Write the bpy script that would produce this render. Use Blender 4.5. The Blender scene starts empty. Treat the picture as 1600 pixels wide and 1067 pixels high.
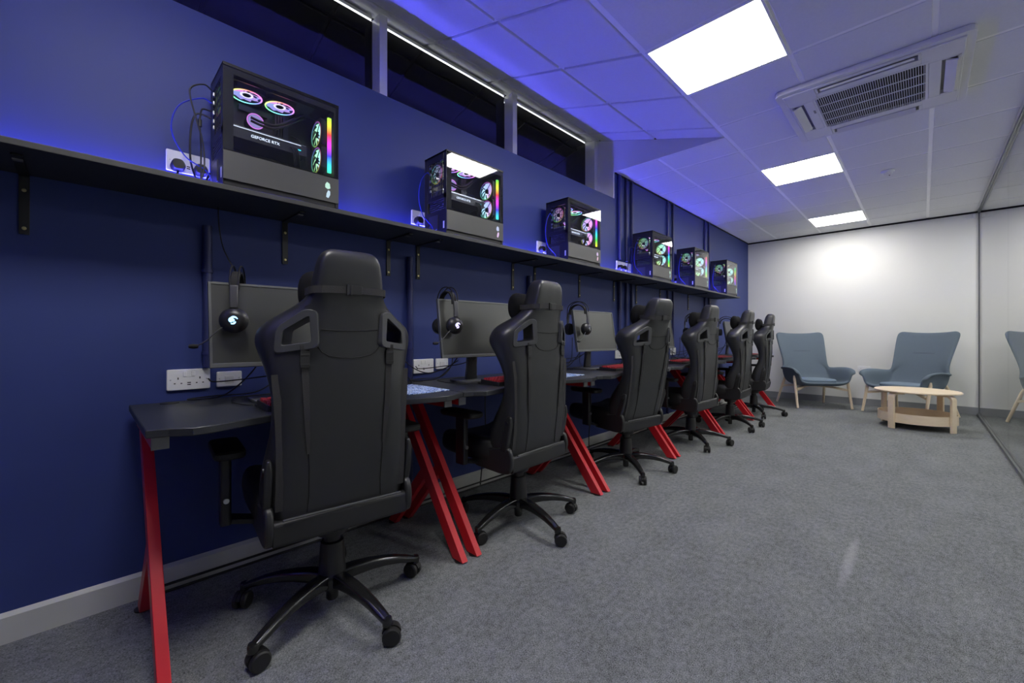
import bpy, math, random
from mathutils import Vector, Matrix
random.seed(7)
PI = math.pi
R = math.radians
SC = bpy.context.scene
COL = SC.collection

# ------------------------------------------------------------------ mesh helper
class MB:
    def __init__(s, xf=None):
        s.v = []; s.f = []; s.xf = xf
    def add(s, vs, fs):
        b = len(s.v)
        for p in vs:
            p = Vector(p)
            s.v.append(s.xf @ p if s.xf is not None else p)
        s.f += [tuple(b + i for i in f) for f in fs]
        return s
    def box(s, x0, x1, y0, y1, z0, z1, m=None):
        vs = [Vector((x, y, z)) for x in (x0, x1) for y in (y0, y1) for z in (z0, z1)]
        if m is not None: vs = [m @ p for p in vs]
        return s.add(vs, [(0,1,3,2),(4,6,7,5),(0,4,5,1),(2,3,7,6),(0,2,6,4),(1,5,7,3)])
    def loft(s, rings, caps=True, closed=True):
        n = len(rings[0]); vs = [p for r in rings for p in r]; fs = []
        for i in range(len(rings) - 1):
            for j in range(n if closed else n - 1):
                k = (j + 1) % n
                fs.append((i*n+j, i*n+k, (i+1)*n+k, (i+1)*n+j))
        if caps:
            fs.append(tuple(reversed(range(n)))); fs.append(tuple((len(rings)-1)*n + j for j in range(n)))
        return s.add(vs, fs)
    def frames(s, path, closed=False):
        P = [Vector(p) for p in path]; n = len(P); out = []
        T = []
        for i in range(n):
            a = P[(i-1) % n] if (closed or i > 0) else P[i]
            b = P[(i+1) % n] if (closed or i < n-1) else P[i]
            T.append((b - a).normalized())
        up = Vector((0,0,1)) if abs(T[0].z) < .9 else Vector((1,0,0))
        N = (up - T[0]*up.dot(T[0])).normalized()
        for i in range(n):
            N = (N - T[i]*N.dot(T[i])).normalized()
            out.append((P[i], T[i], N, T[i].cross(N)))
        return out
    def tube(s, path, r, n=8, closed=False, caps=True):
        rr = r if isinstance(r, (list, tuple)) else [r]*len(path)
        rings = []
        for (p, t, a, b), q in zip(s.frames(path, closed), rr):
            rings.append([p + a*(q*math.cos(2*PI*k/n)) + b*(q*math.sin(2*PI*k/n)) for k in range(n)])
        if closed: rings.append(rings[0]); caps = False
        return s.loft(rings, caps)
    def bar(s, path, w, h, side):
        """rectangular section swept along path; side(i) = width direction"""
        rings = []
        for i, (p, t, a, b) in enumerate(s.frames(path)):
            sd = Vector(side); sd = (sd - t*sd.dot(t)).normalized(); nn = t.cross(sd)
            ww = w[i] if isinstance(w, (list, tuple)) else w
            hh = h[i] if isinstance(h, (list, tuple)) else h
            rings.append([p + sd*ww/2 + nn*hh/2, p - sd*ww/2 + nn*hh/2, p - sd*ww/2 - nn*hh/2, p + sd*ww/2 - nn*hh/2])
        return s.loft(rings)
    def cyl(s, p0, p1, r0, r1=None, n=20):
        return s.tube([p0, p1], [r0, r0 if r1 is None else r1], n)
    def lathe(s, prof, org=(0,0,0), axis='z', n=28):
        rings = []
        o = Vector(org)
        for r, h in prof:
            ring = []
            for k in range(n):
                c, d = r*math.cos(2*PI*k/n), r*math.sin(2*PI*k/n)
                ring.append(o + Vector({'z': (c, d, h), 'x': (h, c, d), 'y': (d, h, c)}[axis]))
            rings.append(ring)
        return s.loft(rings)
    def prism(s, poly, axis, a, b):
        def P(p, h):
            return {'z': (p[0], p[1], h), 'x': (h, p[0], p[1]), 'y': (p[0], h, p[1])}[axis]
        return s.loft([[P(p, a) for p in poly], [P(p, b) for p in poly]])
    def ring(s, outer, inner, axis, a, b):
        def P(p, h):
            return Vector({'z': (p[0], p[1], h), 'x': (h, p[0], p[1]), 'y': (p[0], h, p[1])}[axis])
        n = len(outer)
        vs = [P(p, a) for p in outer] + [P(p, b) for p in outer] + [P(p, b) for p in inner] + [P(p, a) for p in inner]
        fs = []
        for j in range(n):
            k = (j+1) % n
            for q in range(4):
                w = (q+1) % 4
                fs.append((q*n+j, q*n+k, w*n+k, w*n+j))
        return s.add(vs, fs)
    def build(s, name, mat, parent=None, smooth=35, bevel=0, seg=2, sub=0, loc=None):
        me = bpy.data.meshes.new(name)
        me.from_pydata([tuple(p) for p in s.v], [], s.f)
        import bmesh
        bm = bmesh.new(); bm.from_mesh(me)
        bmesh.ops.recalc_face_normals(bm, faces=bm.faces); bm.to_mesh(me); bm.free()
        me.materials.append(mat)
        if smooth:
            me.polygons.foreach_set('use_smooth', [True]*len(me.polygons))
            if not sub: me.set_sharp_from_angle(angle=R(smooth))
        o = bpy.data.objects.new(name, me); COL.objects.link(o)
        if bevel:
            m = o.modifiers.new('bevel', 'BEVEL'); m.width = bevel; m.segments = seg; m.limit_method = 'ANGLE'; m.angle_limit = R(40)
        if sub:
            m = o.modifiers.new('sub', 'SUBSURF'); m.levels = m.render_levels = sub
        if parent is not None: o.parent = parent
        if loc is not None: o.location = loc
        return o

def rpoly(pts, r, n=4):
    out = []; N = len(pts)
    for i in range(N):
        p = Vector(pts[i]); a = (Vector(pts[i-1]) - p); b = (Vector(pts[(i+1) % N]) - p)
        rr = min(r, a.length*.45, b.length*.45)
        A = p + a.normalized()*rr; B = p + b.normalized()*rr
        for k in range(n+1):
            t = k/n
            out.append(tuple(A*(1-t)**2 + p*2*t*(1-t) + B*t*t))
    return out
def rrect(x0, x1, y0, y1, r, n=4):
    return rpoly([(x0,y0),(x1,y0),(x1,y1),(x0,y1)], r, n)
def spline(pts, n=8):
    P = [Vector(p) for p in pts]; out = []
    for i in range(len(P)-1):
        p0 = P[i-1] if i else P[i]*2 - P[i+1]
        p1, p2 = P[i], P[i+1]
        p3 = P[i+2] if i+2 < len(P) else P[i+1]*2 - P[i]
        for k in range(n):
            t = k/n
            out.append(.5*((2*p1) + (p2-p0)*t + (2*p0-5*p1+4*p2-p3)*t*t + (3*p1-p0-3*p2+p3)*t**3))
    out.append(P[-1]); return out
def interp(tab, x):
    if x <= tab[0][0]: return tab[0][1]
    for (a, b), (c, d) in zip(tab, tab[1:]):
        if x <= c:
            t = (x-a)/(c-a); return b + (d-b)*t
    return tab[-1][1]

def tag(o, label=None, cat=None, group=None, kind=None):
    if label: o['label'] = label
    if cat: o['category'] = cat
    if group: o['group'] = group
    if kind: o['kind'] = kind
    return o
def thing(name, label, cat, loc=(0,0,0), rz=0, group=None):
    o = bpy.data.objects.new(name, None); COL.objects.link(o)
    o.empty_display_size = .1
    o.location = loc; o.rotation_euler = (0,0,rz)
    return tag(o, label, cat, group)
def kids(o): return [c for c in COL.objects if c.parent == o]
def copy_tree(o, parent=None):
    c = o.copy(); COL.objects.link(c)
    if parent is not None: c.parent = parent
    for ch in kids(o): copy_tree(ch, c)
    return c
def struct(o): o['kind'] = 'structure'; return o

# ------------------------------------------------------------------ materials
def P(name, col, rough=.5, metal=0, spec=.5, emit=None, es=0, var=None, bump=None, coat=0):
    m = bpy.data.materials.new(name); m.use_nodes = True
    nt = m.node_tree; b = nt.nodes['Principled BSDF']
    b.inputs['Base Color'].default_value = (*col, 1)
    b.inputs['Roughness'].default_value = rough; b.inputs['Metallic'].default_value = metal
    b.inputs['Specular IOR Level'].default_value = spec
    if coat: b.inputs['Coat Weight'].default_value = coat; b.inputs['Coat Roughness'].default_value = .1
    if emit: b.inputs['Emission Color'].default_value = (*emit, 1); b.inputs['Emission Strength'].default_value = es
    tc = nt.nodes.new('ShaderNodeTexCoord')
    sc, amt = var or (8, .06)
    n = nt.nodes.new('ShaderNodeTexNoise'); n.inputs['Scale'].default_value = sc; n.inputs['Detail'].default_value = 3
    nt.links.new(tc.outputs['Object'], n.inputs['Vector'])
    mx = nt.nodes.new('ShaderNodeMix'); mx.data_type = 'RGBA'
    mx.inputs['A'].default_value = (*[c*(1-amt) for c in col], 1); mx.inputs['B'].default_value = (*[min(1, c*(1+amt)) for c in col], 1)
    nt.links.new(n.outputs['Fac'], mx.inputs['Factor']); nt.links.new(mx.outputs['Result'], b.inputs['Base Color'])
    if bump:
        n2 = nt.nodes.new('ShaderNodeTexNoise'); n2.inputs['Scale'].default_value = bump[0]; n2.inputs['Detail'].default_value = 4
        nt.links.new(tc.outputs['Object'], n2.inputs['Vector'])
        bp = nt.nodes.new('ShaderNodeBump'); bp.inputs['Strength'].default_value = bump[1]; bp.inputs['Distance'].default_value = bump[2] if len(bump) > 2 else .002
        nt.links.new(n2.outputs['Fac'], bp.inputs['Height']); nt.links.new(bp.outputs['Normal'], b.inputs['Normal'])
    return m
def EM(name, col, s):
    m = bpy.data.materials.new(name); m.use_nodes = True; nt = m.node_tree
    nt.nodes.remove(nt.nodes['Principled BSDF'])
    e = nt.nodes.new('ShaderNodeEmission'); e.inputs['Color'].default_value = (*col, 1); e.inputs['Strength'].default_value = s
    nt.links.new(e.outputs[0], nt.nodes['Material Output'].inputs[0]); return m
def math_n(nt, op, a, b=None):
    n = nt.nodes.new('ShaderNodeMath'); n.operation = op
    for i, v in enumerate((a, b)):
        if v is None: continue
        if isinstance(v, (int, float)): n.inputs[i].default_value = v
        else: nt.links.new(v, n.inputs[i])
    return n.outputs[0]
def RAINBOW(name, mode, s, sat=.8, scale=1.0, off=0.0, channel=0):
    """LED colours: hue runs round the object's ring ('x','y','z' axis angle) or along a strip ('lz')"""
    m = bpy.data.materials.new(name); m.use_nodes = True; nt = m.node_tree
    nt.nodes.remove(nt.nodes['Principled BSDF'])
    e = nt.nodes.new('ShaderNodeEmission'); e.inputs['Strength'].default_value = s
    tc = nt.nodes.new('ShaderNodeTexCoord'); sp = nt.nodes.new('ShaderNodeSeparateXYZ')
    nt.links.new(tc.outputs['Object'], sp.inputs[0])
    oi = nt.nodes.new('ShaderNodeObjectInfo')
    if mode == 'lz':
        h = math_n(nt, 'MULTIPLY', sp.outputs['Z'], scale)
    else:
        a, b = {'z': ('X','Y'), 'y': ('X','Z'), 'x': ('Y','Z')}[mode]
        h = math_n(nt, 'MULTIPLY', math_n(nt, 'ARCTAN2', sp.outputs[a], sp.outputs[b]), scale/(2*PI))
    so = nt.nodes.new('ShaderNodeSeparateColor'); nt.links.new(oi.outputs['Color'], so.inputs[0])
    h = math_n(nt, 'ADD', h, so.outputs[channel])
    h = math_n(nt, 'FRACT', math_n(nt, 'ADD', h, off+1.0))
    c = nt.nodes.new('ShaderNodeCombineColor'); c.mode = 'HSV'
    nt.links.new(h, c.inputs[0]); c.inputs[1].default_value = sat; c.inputs[2].default_value = 1
    nt.links.new(c.outputs[0], e.inputs['Color'])
    nt.links.new(e.outputs[0], nt.nodes['Material Output'].inputs[0]); return m
def GLASS(name, tint, ior=1.5, gain=1.0):
    m = bpy.data.materials.new(name); m.use_nodes = True; nt = m.node_tree
    nt.nodes.remove(nt.nodes['Principled BSDF'])
    t = nt.nodes.new('ShaderNodeBsdfTransparent'); t.inputs[0].default_value = (*tint, 1)
    g = nt.nodes.new('ShaderNodeBsdfGlossy'); g.inputs['Roughness'].default_value = 0.0
    ge = nt.nodes.new('ShaderNodeNewGeometry'); dt = nt.nodes.new('ShaderNodeVectorMath'); dt.operation = 'DOT_PRODUCT'
    nt.links.new(ge.outputs['Incoming'], dt.inputs[0]); nt.links.new(ge.outputs['Normal'], dt.inputs[1])
    c = math_n(nt, 'MINIMUM', math_n(nt, 'ABSOLUTE', dt.outputs['Value']), 1.0)
    f0 = ((ior-1)/(ior+1))**2
    sch = math_n(nt, 'ADD', math_n(nt, 'MULTIPLY', math_n(nt, 'POWER', math_n(nt, 'SUBTRACT', 1.0, c), 5.0), 1-f0), f0)
    fac = math_n(nt, 'MULTIPLY', math_n(nt, 'MINIMUM', math_n(nt, 'MULTIPLY', sch, gain), 1.0), math_n(nt, 'SUBTRACT', 1.0, ge.outputs['Backfacing']))
    mx = nt.nodes.new('ShaderNodeMixShader')
    nt.links.new(fac, mx.inputs[0]); nt.links.new(t.outputs[0], mx.inputs[1]); nt.links.new(g.outputs[0], mx.inputs[2])
    nt.links.new(mx.outputs[0], nt.nodes['Material Output'].inputs[0]); return m

def CARPET():
    m = P('carpet', (.13,.138,.15), .95, spec=.1)
    nt = m.node_tree; b = nt.nodes['Principled BSDF']
    tc = nt.nodes.new('ShaderNodeTexCoord')
    mp = nt.nodes.new('ShaderNodeMapping'); mp.inputs['Scale'].default_value = (1, .55, 1)
    nt.links.new(tc.outputs['Object'], mp.inputs[0])
    def noise(s, d=2):
        n = nt.nodes.new('ShaderNodeTexNoise'); n.inputs['Scale'].default_value = s; n.inputs['Detail'].default_value = d
        n.inputs['Roughness'].default_value = .7
        nt.links.new(mp.outputs[0], n.inputs['Vector']); return n.outputs['Fac']
    a = noise(330, 3); c = noise(55, 2); d = noise(5, 2)
    s = math_n(nt, 'ADD', math_n(nt, 'MULTIPLY', a, .68), math_n(nt, 'ADD', math_n(nt, 'MULTIPLY', c, .22), math_n(nt, 'MULTIPLY', d, .10)))
    cr = nt.nodes.new('ShaderNodeValToRGB'); cr.color_ramp.elements[0].position = .36; cr.color_ramp.elements[1].position = .66
    cr.color_ramp.elements[0].color = (.040,.0435,.0455,1); cr.color_ramp.elements[1].color = (.335,.35,.355,1)
    nt.links.new(s, cr.inputs[0])
    # a faint streak of light painted into the carpet colour
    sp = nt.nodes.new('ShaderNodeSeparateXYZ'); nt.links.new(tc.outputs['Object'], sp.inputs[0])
    SX, SY, SL, SW, SA = LIGHT_STREAK
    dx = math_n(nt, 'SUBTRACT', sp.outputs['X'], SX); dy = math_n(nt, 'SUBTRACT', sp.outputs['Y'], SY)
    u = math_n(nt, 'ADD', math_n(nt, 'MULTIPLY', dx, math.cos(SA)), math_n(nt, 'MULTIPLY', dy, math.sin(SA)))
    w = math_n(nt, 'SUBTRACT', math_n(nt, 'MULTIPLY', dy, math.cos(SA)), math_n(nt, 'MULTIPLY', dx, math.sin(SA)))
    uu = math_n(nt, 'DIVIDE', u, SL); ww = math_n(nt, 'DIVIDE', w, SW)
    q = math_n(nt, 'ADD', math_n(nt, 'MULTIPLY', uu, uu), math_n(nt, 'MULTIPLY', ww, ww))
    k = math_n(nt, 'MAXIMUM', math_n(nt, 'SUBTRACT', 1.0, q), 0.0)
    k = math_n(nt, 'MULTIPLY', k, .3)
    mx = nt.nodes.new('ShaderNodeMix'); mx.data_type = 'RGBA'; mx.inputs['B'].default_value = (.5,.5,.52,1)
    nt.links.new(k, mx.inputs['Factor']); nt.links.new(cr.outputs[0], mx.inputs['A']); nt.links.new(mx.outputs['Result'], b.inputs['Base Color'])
    bp = nt.nodes.new('ShaderNodeBump'); bp.inputs['Strength'].default_value = .6; bp.inputs['Distance'].default_value = .004
    nt.links.new(a, bp.inputs['Height']); nt.links.new(bp.outputs[0], b.inputs['Normal'])
    return m
LIGHT_STREAK = (1.962, 2.47, .36, .026, R(90))

def CAMO():
    m = P('mat_print', (.5,.6,.9), .7)
    nt = m.node_tree; b = nt.nodes['Principled BSDF']; tc = nt.nodes.new('ShaderNodeTexCoord')
    v = nt.nodes.new('ShaderNodeTexNoise'); v.inputs['Scale'].default_value = 34; v.inputs['Detail'].default_value = 1; v.inputs['Distortion'].default_value = 2.2
    nt.links.new(tc.outputs['Object'], v.inputs['Vector'])
    cr = nt.nodes.new('ShaderNodeValToRGB'); cr.color_ramp.interpolation = 'CONSTANT'
    e = cr.color_ramp.elements; e[0].position = 0; e[0].color = (.03,.06,.25,1); e[1].position = .42; e[1].color = (.32,.52,.95,1)
    x = e.new(.5); x.color = (.8,.88,1,1)
    x = e.new(.58); x.color = (.12,.2,.5,1)
    nt.links.new(v.outputs['Fac'], cr.inputs[0]); nt.links.new(cr.outputs[0], b.inputs['Base Color']); return m

M = {}
M['blue_wall'] = P('navy_wall_paint', (.034,.052,.195), .55, spec=.35, var=(2, .04), bump=(120, .06))
M['white_wall'] = P('white_wall_paint', (.77,.77,.755), .6, spec=.3, var=(2, .02), bump=(120, .04))
M['white_trim'] = P('white_gloss_trim', (.82,.825,.82), .3, var=(3, .03))
M['skirt'] = P('off_white_skirting', (.56,.565,.54), .35)
M['grey_skirt'] = P('grey_skirting', (.27,.28,.30), .5)
M['tile'] = P('ceiling_tile', (.77,.775,.78), .85, spec=.2, var=(90, .05), bump=(160, .15))
M['tee'] = P('ceiling_tee', (.92,.92,.92), .4)
M['gap'] = P('shadow_gap', (.006,.006,.007), .8)
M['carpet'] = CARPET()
M['panel'] = EM('light_panel', (1.0, .975, .925), 12.0)
M['lightframe'] = P('light_frame', (.85,.85,.85), .4)
M['night'] = P('night_window_glass', (.002,.002,.004), .03, spec=.5)
M['daylight'] = EM('daylight_gap', (.92,.95,1.0), 1.6)
M['glass'] = GLASS('clear_glass', (.95,.97,.965), 1.5, 1.5)
M['chrome'] = P('brushed_steel', (.55,.56,.58), .3, 1)
M['alu'] = P('grey_channel', (.20,.21,.22), .35, .8)
M['shelf'] = P('black_board', (.045,.045,.045), .45, var=(20, .2))
M['black_metal'] = P('black_powder_coat', (.012,.012,.013), .4)
M['led'] = EM('blue_led', (.10, .095, 1.0), 170)
M['pipe'] = P('navy_pipe_paint', (.024,.03,.115), .45)
M['socket'] = P('white_plastic', (.80,.81,.83), .3)
M['dark'] = P('dark_hole', (.004,.004,.004), .7)
M['rubber'] = P('black_rubber', (.010,.010,.011), .5)
M['blue_cable'] = P('blue_cable', (.02,.035,.5), .4)
M['leather'] = P('black_leather', (.017,.0175,.020), .40, spec=.75, var=(30, .12), bump=(420, .22, .0008))
M['leather_dark'] = P('black_perforated_leather', (.016,.016,.018), .5, bump=(420, .22, .0008))
M['pillow'] = P('black_velour', (.007,.007,.008), .9, spec=.2, bump=(200, .3))
M['web'] = P('black_webbing', (.030,.029,.031), .8, bump=(600, .5))
M['plastic'] = P('black_plastic', (.018,.018,.02), .36)
M['slotframe'] = P('grey_plastic_trim', (.062,.064,.068), .36)
M['gloss'] = P('gloss_black_base', (.012,.012,.013), .17, spec=.7)
M['seam'] = P('stitch_seam', (.006,.006,.007), .8)
M['grey_metal'] = P('satin_grey_metal', (.12,.12,.125), .3, .9)
M['desk'] = P('charcoal_desk_top', (.026,.028,.033), .38, var=(300, .35), bump=(500, .1))
M['red'] = P('red_powder_coat', (.56,.012,.022), .38)
M['dkred'] = P('red_plastic', (.42,.012,.018), .4)
M['cap'] = P('grey_end_cap', (.20,.20,.21), .45)
M['bezel'] = P('monitor_bezel', (.15,.155,.155), .4, .5)
M['screen'] = P('matte_screen', (.030,.031,.028), .34, spec=1.0)
M['stand'] = P('gunmetal_stand', (.085,.087,.09), .45, .1)
M['key'] = P('red_keycaps', (.44,.03,.04), .5)
M['keydark'] = P('keyboard_case', (.013,.012,.013), .45)
M['camo'] = CAMO()
M['padding'] = P('headset_padding', (.010,.010,.011), .8)
M['silver'] = P('silver_plastic', (.12,.12,.125), .35, .4)
M['logoblue'] = EM('headset_light', (.30,.60,1.0), 1.3)
M['logoviolet'] = EM('headset_light_violet', (.55,.50,1.0), 1.1)
M['fabric'] = P('slate_blue_wool', (.130,.165,.205), .95, spec=.15, var=(400, .3), bump=(500, .35))
M['fabric_light'] = P('slate_blue_cushion', (.165,.215,.275), .95, spec=.15, var=(400, .3), bump=(500, .35))
M['crease'] = P('wool_crease', (.06,.075,.095), .95)
def WOOD():
    m = P('birch', (.66,.52,.36), .5, spec=.35); nt = m.node_tree; b = nt.nodes['Principled BSDF']
    tc = nt.nodes.new('ShaderNodeTexCoord'); mp = nt.nodes.new('ShaderNodeMapping'); mp.inputs['Scale'].default_value = (3, 28, 28)
    n = nt.nodes.new('ShaderNodeTexNoise'); n.inputs['Scale'].default_value = 2; n.inputs['Detail'].default_value = 4
    nt.links.new(tc.outputs['Object'], mp.inputs[0]); nt.links.new(mp.outputs[0], n.inputs['Vector'])
    cr = nt.nodes.new('ShaderNodeValToRGB'); cr.color_ramp.elements[0].color = (.70,.56,.40,1); cr.color_ramp.elements[1].color = (.80,.67,.51,1)
    nt.links.new(n.outputs['Fac'], cr.inputs[0]); nt.links.new(cr.outputs[0], b.inputs['Base Color']); return m
M['wood'] = WOOD()
M['acwhite'] = P('air_conditioner_plastic', (.70,.70,.71), .4)
M['case'] = P('pc_case_steel', (.014,.014,.016), .4, .2)
M['shroud'] = P('pc_side_panel', (.085,.085,.085), .38, .35, bump=(700, .08))
M['pcglass'] = GLASS('smoked_glass', (.86,.87,.89), 1.55, 1.7)
M['pcb'] = P('dark_circuit_board', (.035,.040,.052), .45)
M['gpu'] = P('graphics_card_shroud', (.06,.062,.072), .35, .5)
M['ring'] = RAINBOW('fan_ring_led', 'z', 1.1, .75)
M['ringy'] = RAINBOW('front_fan_ring_led', 'y', .18, .75)
M['bladez'] = RAINBOW('lit_fan_blades', 'z', .55, .60, .22, .0, 0)
M['bladey'] = RAINBOW('lit_front_fan_blades', 'y', .75, .55, .30, .0, 1)
M['hubglow'] = EM('fan_hub_glow', (.85,.80,1.0), .75)
M['rearled'] = RAINBOW('rear_fan_ring_led', 'y', .10, .75, 1, 0, 1)
M['rearblade'] = RAINBOW('rear_fan_blades', 'y', .16, .5, .3, 0, 1)
M['window'] = RAINBOW('lit_panel_window', 'y', .40, .35, .3, .0, 1)
M['strip'] = RAINBOW('rgb_light_bar', 'lz', .8, .93, 3.4, .1)
M['pump'] = EM('pump_glow', (.55,.48,1.0), .35)
M['pumpring'] = EM('pump_ring_glow', (.75,.25,.9), .6)
M['cyan'] = EM('cyan_led', (.05,.75,.85), .8)
M['lettering'] = EM('white_lit_lettering', (.75,.85,1.0), 1.0)
M['sticker'] = P('white_sticker', (.75,.75,.8), .5)
M['lime'] = P('brass_screw', (.65,.55,.25), .3, .9)

# ------------------------------------------------------------------ room
YB, YE, XG, XC, H = -5.0, 8.2, 2.734, 5.0, 2.672
TX, TY, T = 1.05, 2.277, .6          # ceiling grid origin
YJ = 3.70                            # where the raised bay ends
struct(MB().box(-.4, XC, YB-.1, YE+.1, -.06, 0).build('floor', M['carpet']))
struct(MB().box(-.42, 0, YB-.1, YJ+.01, 0, 2.41).box(-.42, 0, YJ+.01, YE+.1, 0, 2.76).build('wall_left', M['blue_wall']))
struct(MB().box(0.0005, XC, YE, YE+.1, 0, 2.76).build('wall_end', M['white_wall']))
struct(MB().box(0.0005, XC, YB-.1, YB, 0, 2.76).build('wall_behind', M['white_wall']))
struct(MB().box(XC, XC+.1, YB-.1, YE+.1, 0, 2.76).build('wall_corridor', M['white_wall']))
# gable closing the raised bay, jamb
SL = .30
def zs(x): return H + SL*(1.033-x)
struct(MB().prism([(1.033,H-.0005),(1.033,H+.003),(-.42,zs(-.42)),(-.42,2.411),(-.0005,2.411),(-.0005,H-.0005)], 'y', YJ, YJ+.03).build('wall_gable', M['white_wall']))
struct(MB().box(-.40, -.19, 3.645, 3.699, 2.411, 3.03).build('trim_jamb', M['white_trim']))
struct(MB().box(-.188, .0, 3.693, 3.6995, 2.411, 2.655).build('trim_return', M['white_wall']))
struct(MB().box(-.42, -.03, YB, 3.64, 2.4105, 2.418).build('trim_sill', M['white_trim']))
struct(MB().box(-.6, -.42, YB-.1, YJ+.01, 2.3, 3.3).build('wall_outer', M['gap']))
# ceiling: tegular tiles below recessed tees
tiles = MB(); tees = MB()
LIGHTS = [(0, 2), (0, 6), (0, 10)]
def ty(k): return TY + T*k
lit_y = [ty(0), ty(4), ty(8), ty(-4)] + [ty(k) for k in (0, 4, 8)]
tees.box(1.033, XG-.0, YB, YE, H+.003, H+.03)
tees.box(0, 1.033, YJ+.031, YE, H+.003, H+.03)
tees.box(XG, XC, YB, YE, H+.003, H+.03)
g = .0125
xs = [(TX-T*2, 0.0), (TX-T, 0), (TX, 0), (TX+T, 0), (TX+2*T, 0), (TX+3*T, 0), (TX+4*T, 0), (TX+5*T, 0)]
for i in range(-2, 7):
    for k in range(-13, 10):
        x0, x1 = TX+T*i+g, TX+T*(i+1)-g; y0, y1 = ty(k)+g, ty(k+1)-g
        if i == 0 and k in (-4, 0, 4, 8): continue
        if i == 4 and k in (0, 4, 8): continue
        if i == 1 and k == 2: continue
        x0 = max(x0, .004); x1 = min(x1, XC-.004); y0 = max(y0, YB+.004); y1 = min(y1, YE-.012)
        segs = [(x0, x1)]
        if x0 < XG < x1: segs = [(x0, XG-.03), (XG+.03, x1)]
        for a, b in segs:
            if i < 0:
                if y1 < YJ+.05: continue
                y0 = max(y0, YJ+.031)
            if b-a > .03 and y1-y0 > .03: tiles.box(a, b, y0, y1, H, H+.02)
struct(tees.build('ceiling', M['tee']))
c_t = struct(tiles.build('ceiling_tiles', M['tile'], smooth=0, bevel=.003, seg=1))
# sloping bay
ang = math.atan(SL)
S = Matrix.Translation((1.033, 0, H)) @ Matrix.Rotation(PI+ang, 4, 'Y')   # local +x runs up the slope towards the windows; local -z is above
st, te = MB(S), MB(S)
te.box(0, 1.44, YB, YJ, -.03, -.016)
for s0, s1 in ((0, .62), (.62, 1.24), (1.24, 1.44)):
    for k in range(-13, 3):
        y0, y1 = max(ty(k)+g, YB+.004), min(ty(k+1)-g, YJ-.006)
        if y1-y0 > .03: st.box(s0+g, s1-g, y0, y1, -.02, 0)
struct(te.build('ceiling_slope', M['tee']))
struct(st.build('ceiling_slope_tiles', M['tile'], smooth=0, bevel=.003, seg=1))
# shadow gap trims
struct(MB().box(.002, XC, YE-.010, YE-.0005, H-.022, H+.01).build('trim_end', M['gap']))
struct(MB().box(.0005, .010, YJ+.02, YE-.012, H-.014, H+.01).build('trim_left', M['gap']))
# skirtings
struct(MB().prism([(.0005,0),(.016,0),(.016,.088),(.0005,.100)], 'y', YB, YE-.02).build('baseboard_left', M['skirt']))
struct(MB().box(.02, XC, YE-.014, YE-.0005, 0, .1).build('baseboard_end', M['grey_skirt']))
# windows: dark night panes between white mullions, slit of light over each blind
wb = [.10-2.36, .10-1.18, .10, 1.28, 2.46, 3.64]
for n in range(1, 5):
    y0, y1 = wb[n], wb[n+1]
    w = bpy.data.objects.new('window_%d' % n, None); COL.objects.link(w); w['kind'] = 'structure'; w.location = (-.3, y0, 2.418)
    L = y1-y0
    MB().box(-.02, 0, .055, L-.002, 0, .612).build('pane', M['night'], w, smooth=0)
    MB().box(-.06, -.003, .055, L-.002, .6125, .6168).build('light_slit', M['daylight'], w, smooth=0)
    MB().box(.0, .1, 0.0, .053, 0, zs(-.2)-2.418-.006).build('mullion', M['white_trim'], w, smooth=0, bevel=.004)
    MB().box(-.06, .004, .055, L-.002, .6235, zs(-.3)-2.418-.012).build('head_rail', M['white_trim'], w, smooth=0)
# glass partition to the corridor
gw = bpy.data.objects.new('wall_right', None); COL.objects.link(gw); gw['kind'] = 'structure'; gw.location = (XG, 0, 0)
pe = [YE-.016] + [5.634+1.07-1.07*k for k in range(0, 10)] + [YB+.01]
for a, b in zip(pe[1:], pe):
    MB().box(-.006, .006, a+.0015, b-.0015, .012, H-.004).build('glass_pane', M['glass'], gw, smooth=0)
    if b < YE-.05: MB().box(-.0055, .0055, b-.0014, b+.0014, .03, H-.01).build('glass_joint', M['alu'], gw, smooth=0)
MB().box(-.022, .022, YB+.01, YE-.016, 0, .011).box(-.022, -.007, YB+.01, YE-.016, .011, .028).box(.007, .022, YB+.01, YE-.016, .011, .028).build('floor_channel', M['alu'], gw, smooth=0)
MB().box(-.018, -.007, YB+.01, YE-.016, H-.024, H+.004).box(.007, .018, YB+.01, YE-.016, H-.024, H+.004).build('head_channel', M['alu'], gw, smooth=0)
MB().box(-.012, .012, YE-.0155, YE-.0147, .03, H-.02).build('end_channel', M['alu'], gw, smooth=0)

# ------------------------------------------------------------------ lights
def ceiling_light(y, label, i=0):
    t = thing('ceiling_light', label, 'ceiling light', (TX+.3+T*i, y+.3, H), 0, 'square ceiling light panels')
    a = .2865; o = .2985
    MB().ring([(-o,-o),(o,-o),(o,o),(-o,o)], [(-a,-a),(a,-a),(a,a),(-a,a)], 'z', -.004, .0028).build('frame', M['lightframe'], t, smooth=0)
    MB().box(-a, a, -a, a, 0.0, .0025).build('diffuser', M['panel'], t, smooth=0)
for y, l in zip(lit_y, ('large bright ceiling light panel nearest the camera, in front of the air conditioner', 'middle of the three lit ceiling panels, just past the air conditioner', 'farthest lit ceiling panel, close to the white end wall', 'lit ceiling panel above the camera, over the near end of the carpet') + tuple('added unseen corridor light panel beyond the glass wall, %s from the white end wall' % q for q in ('third', 'second', 'nearest'))):
    ceiling_light(y, l, 4 if 'corridor' in l else 0)  # corridor panels are unseen, added to bounce light in through the glass

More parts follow.
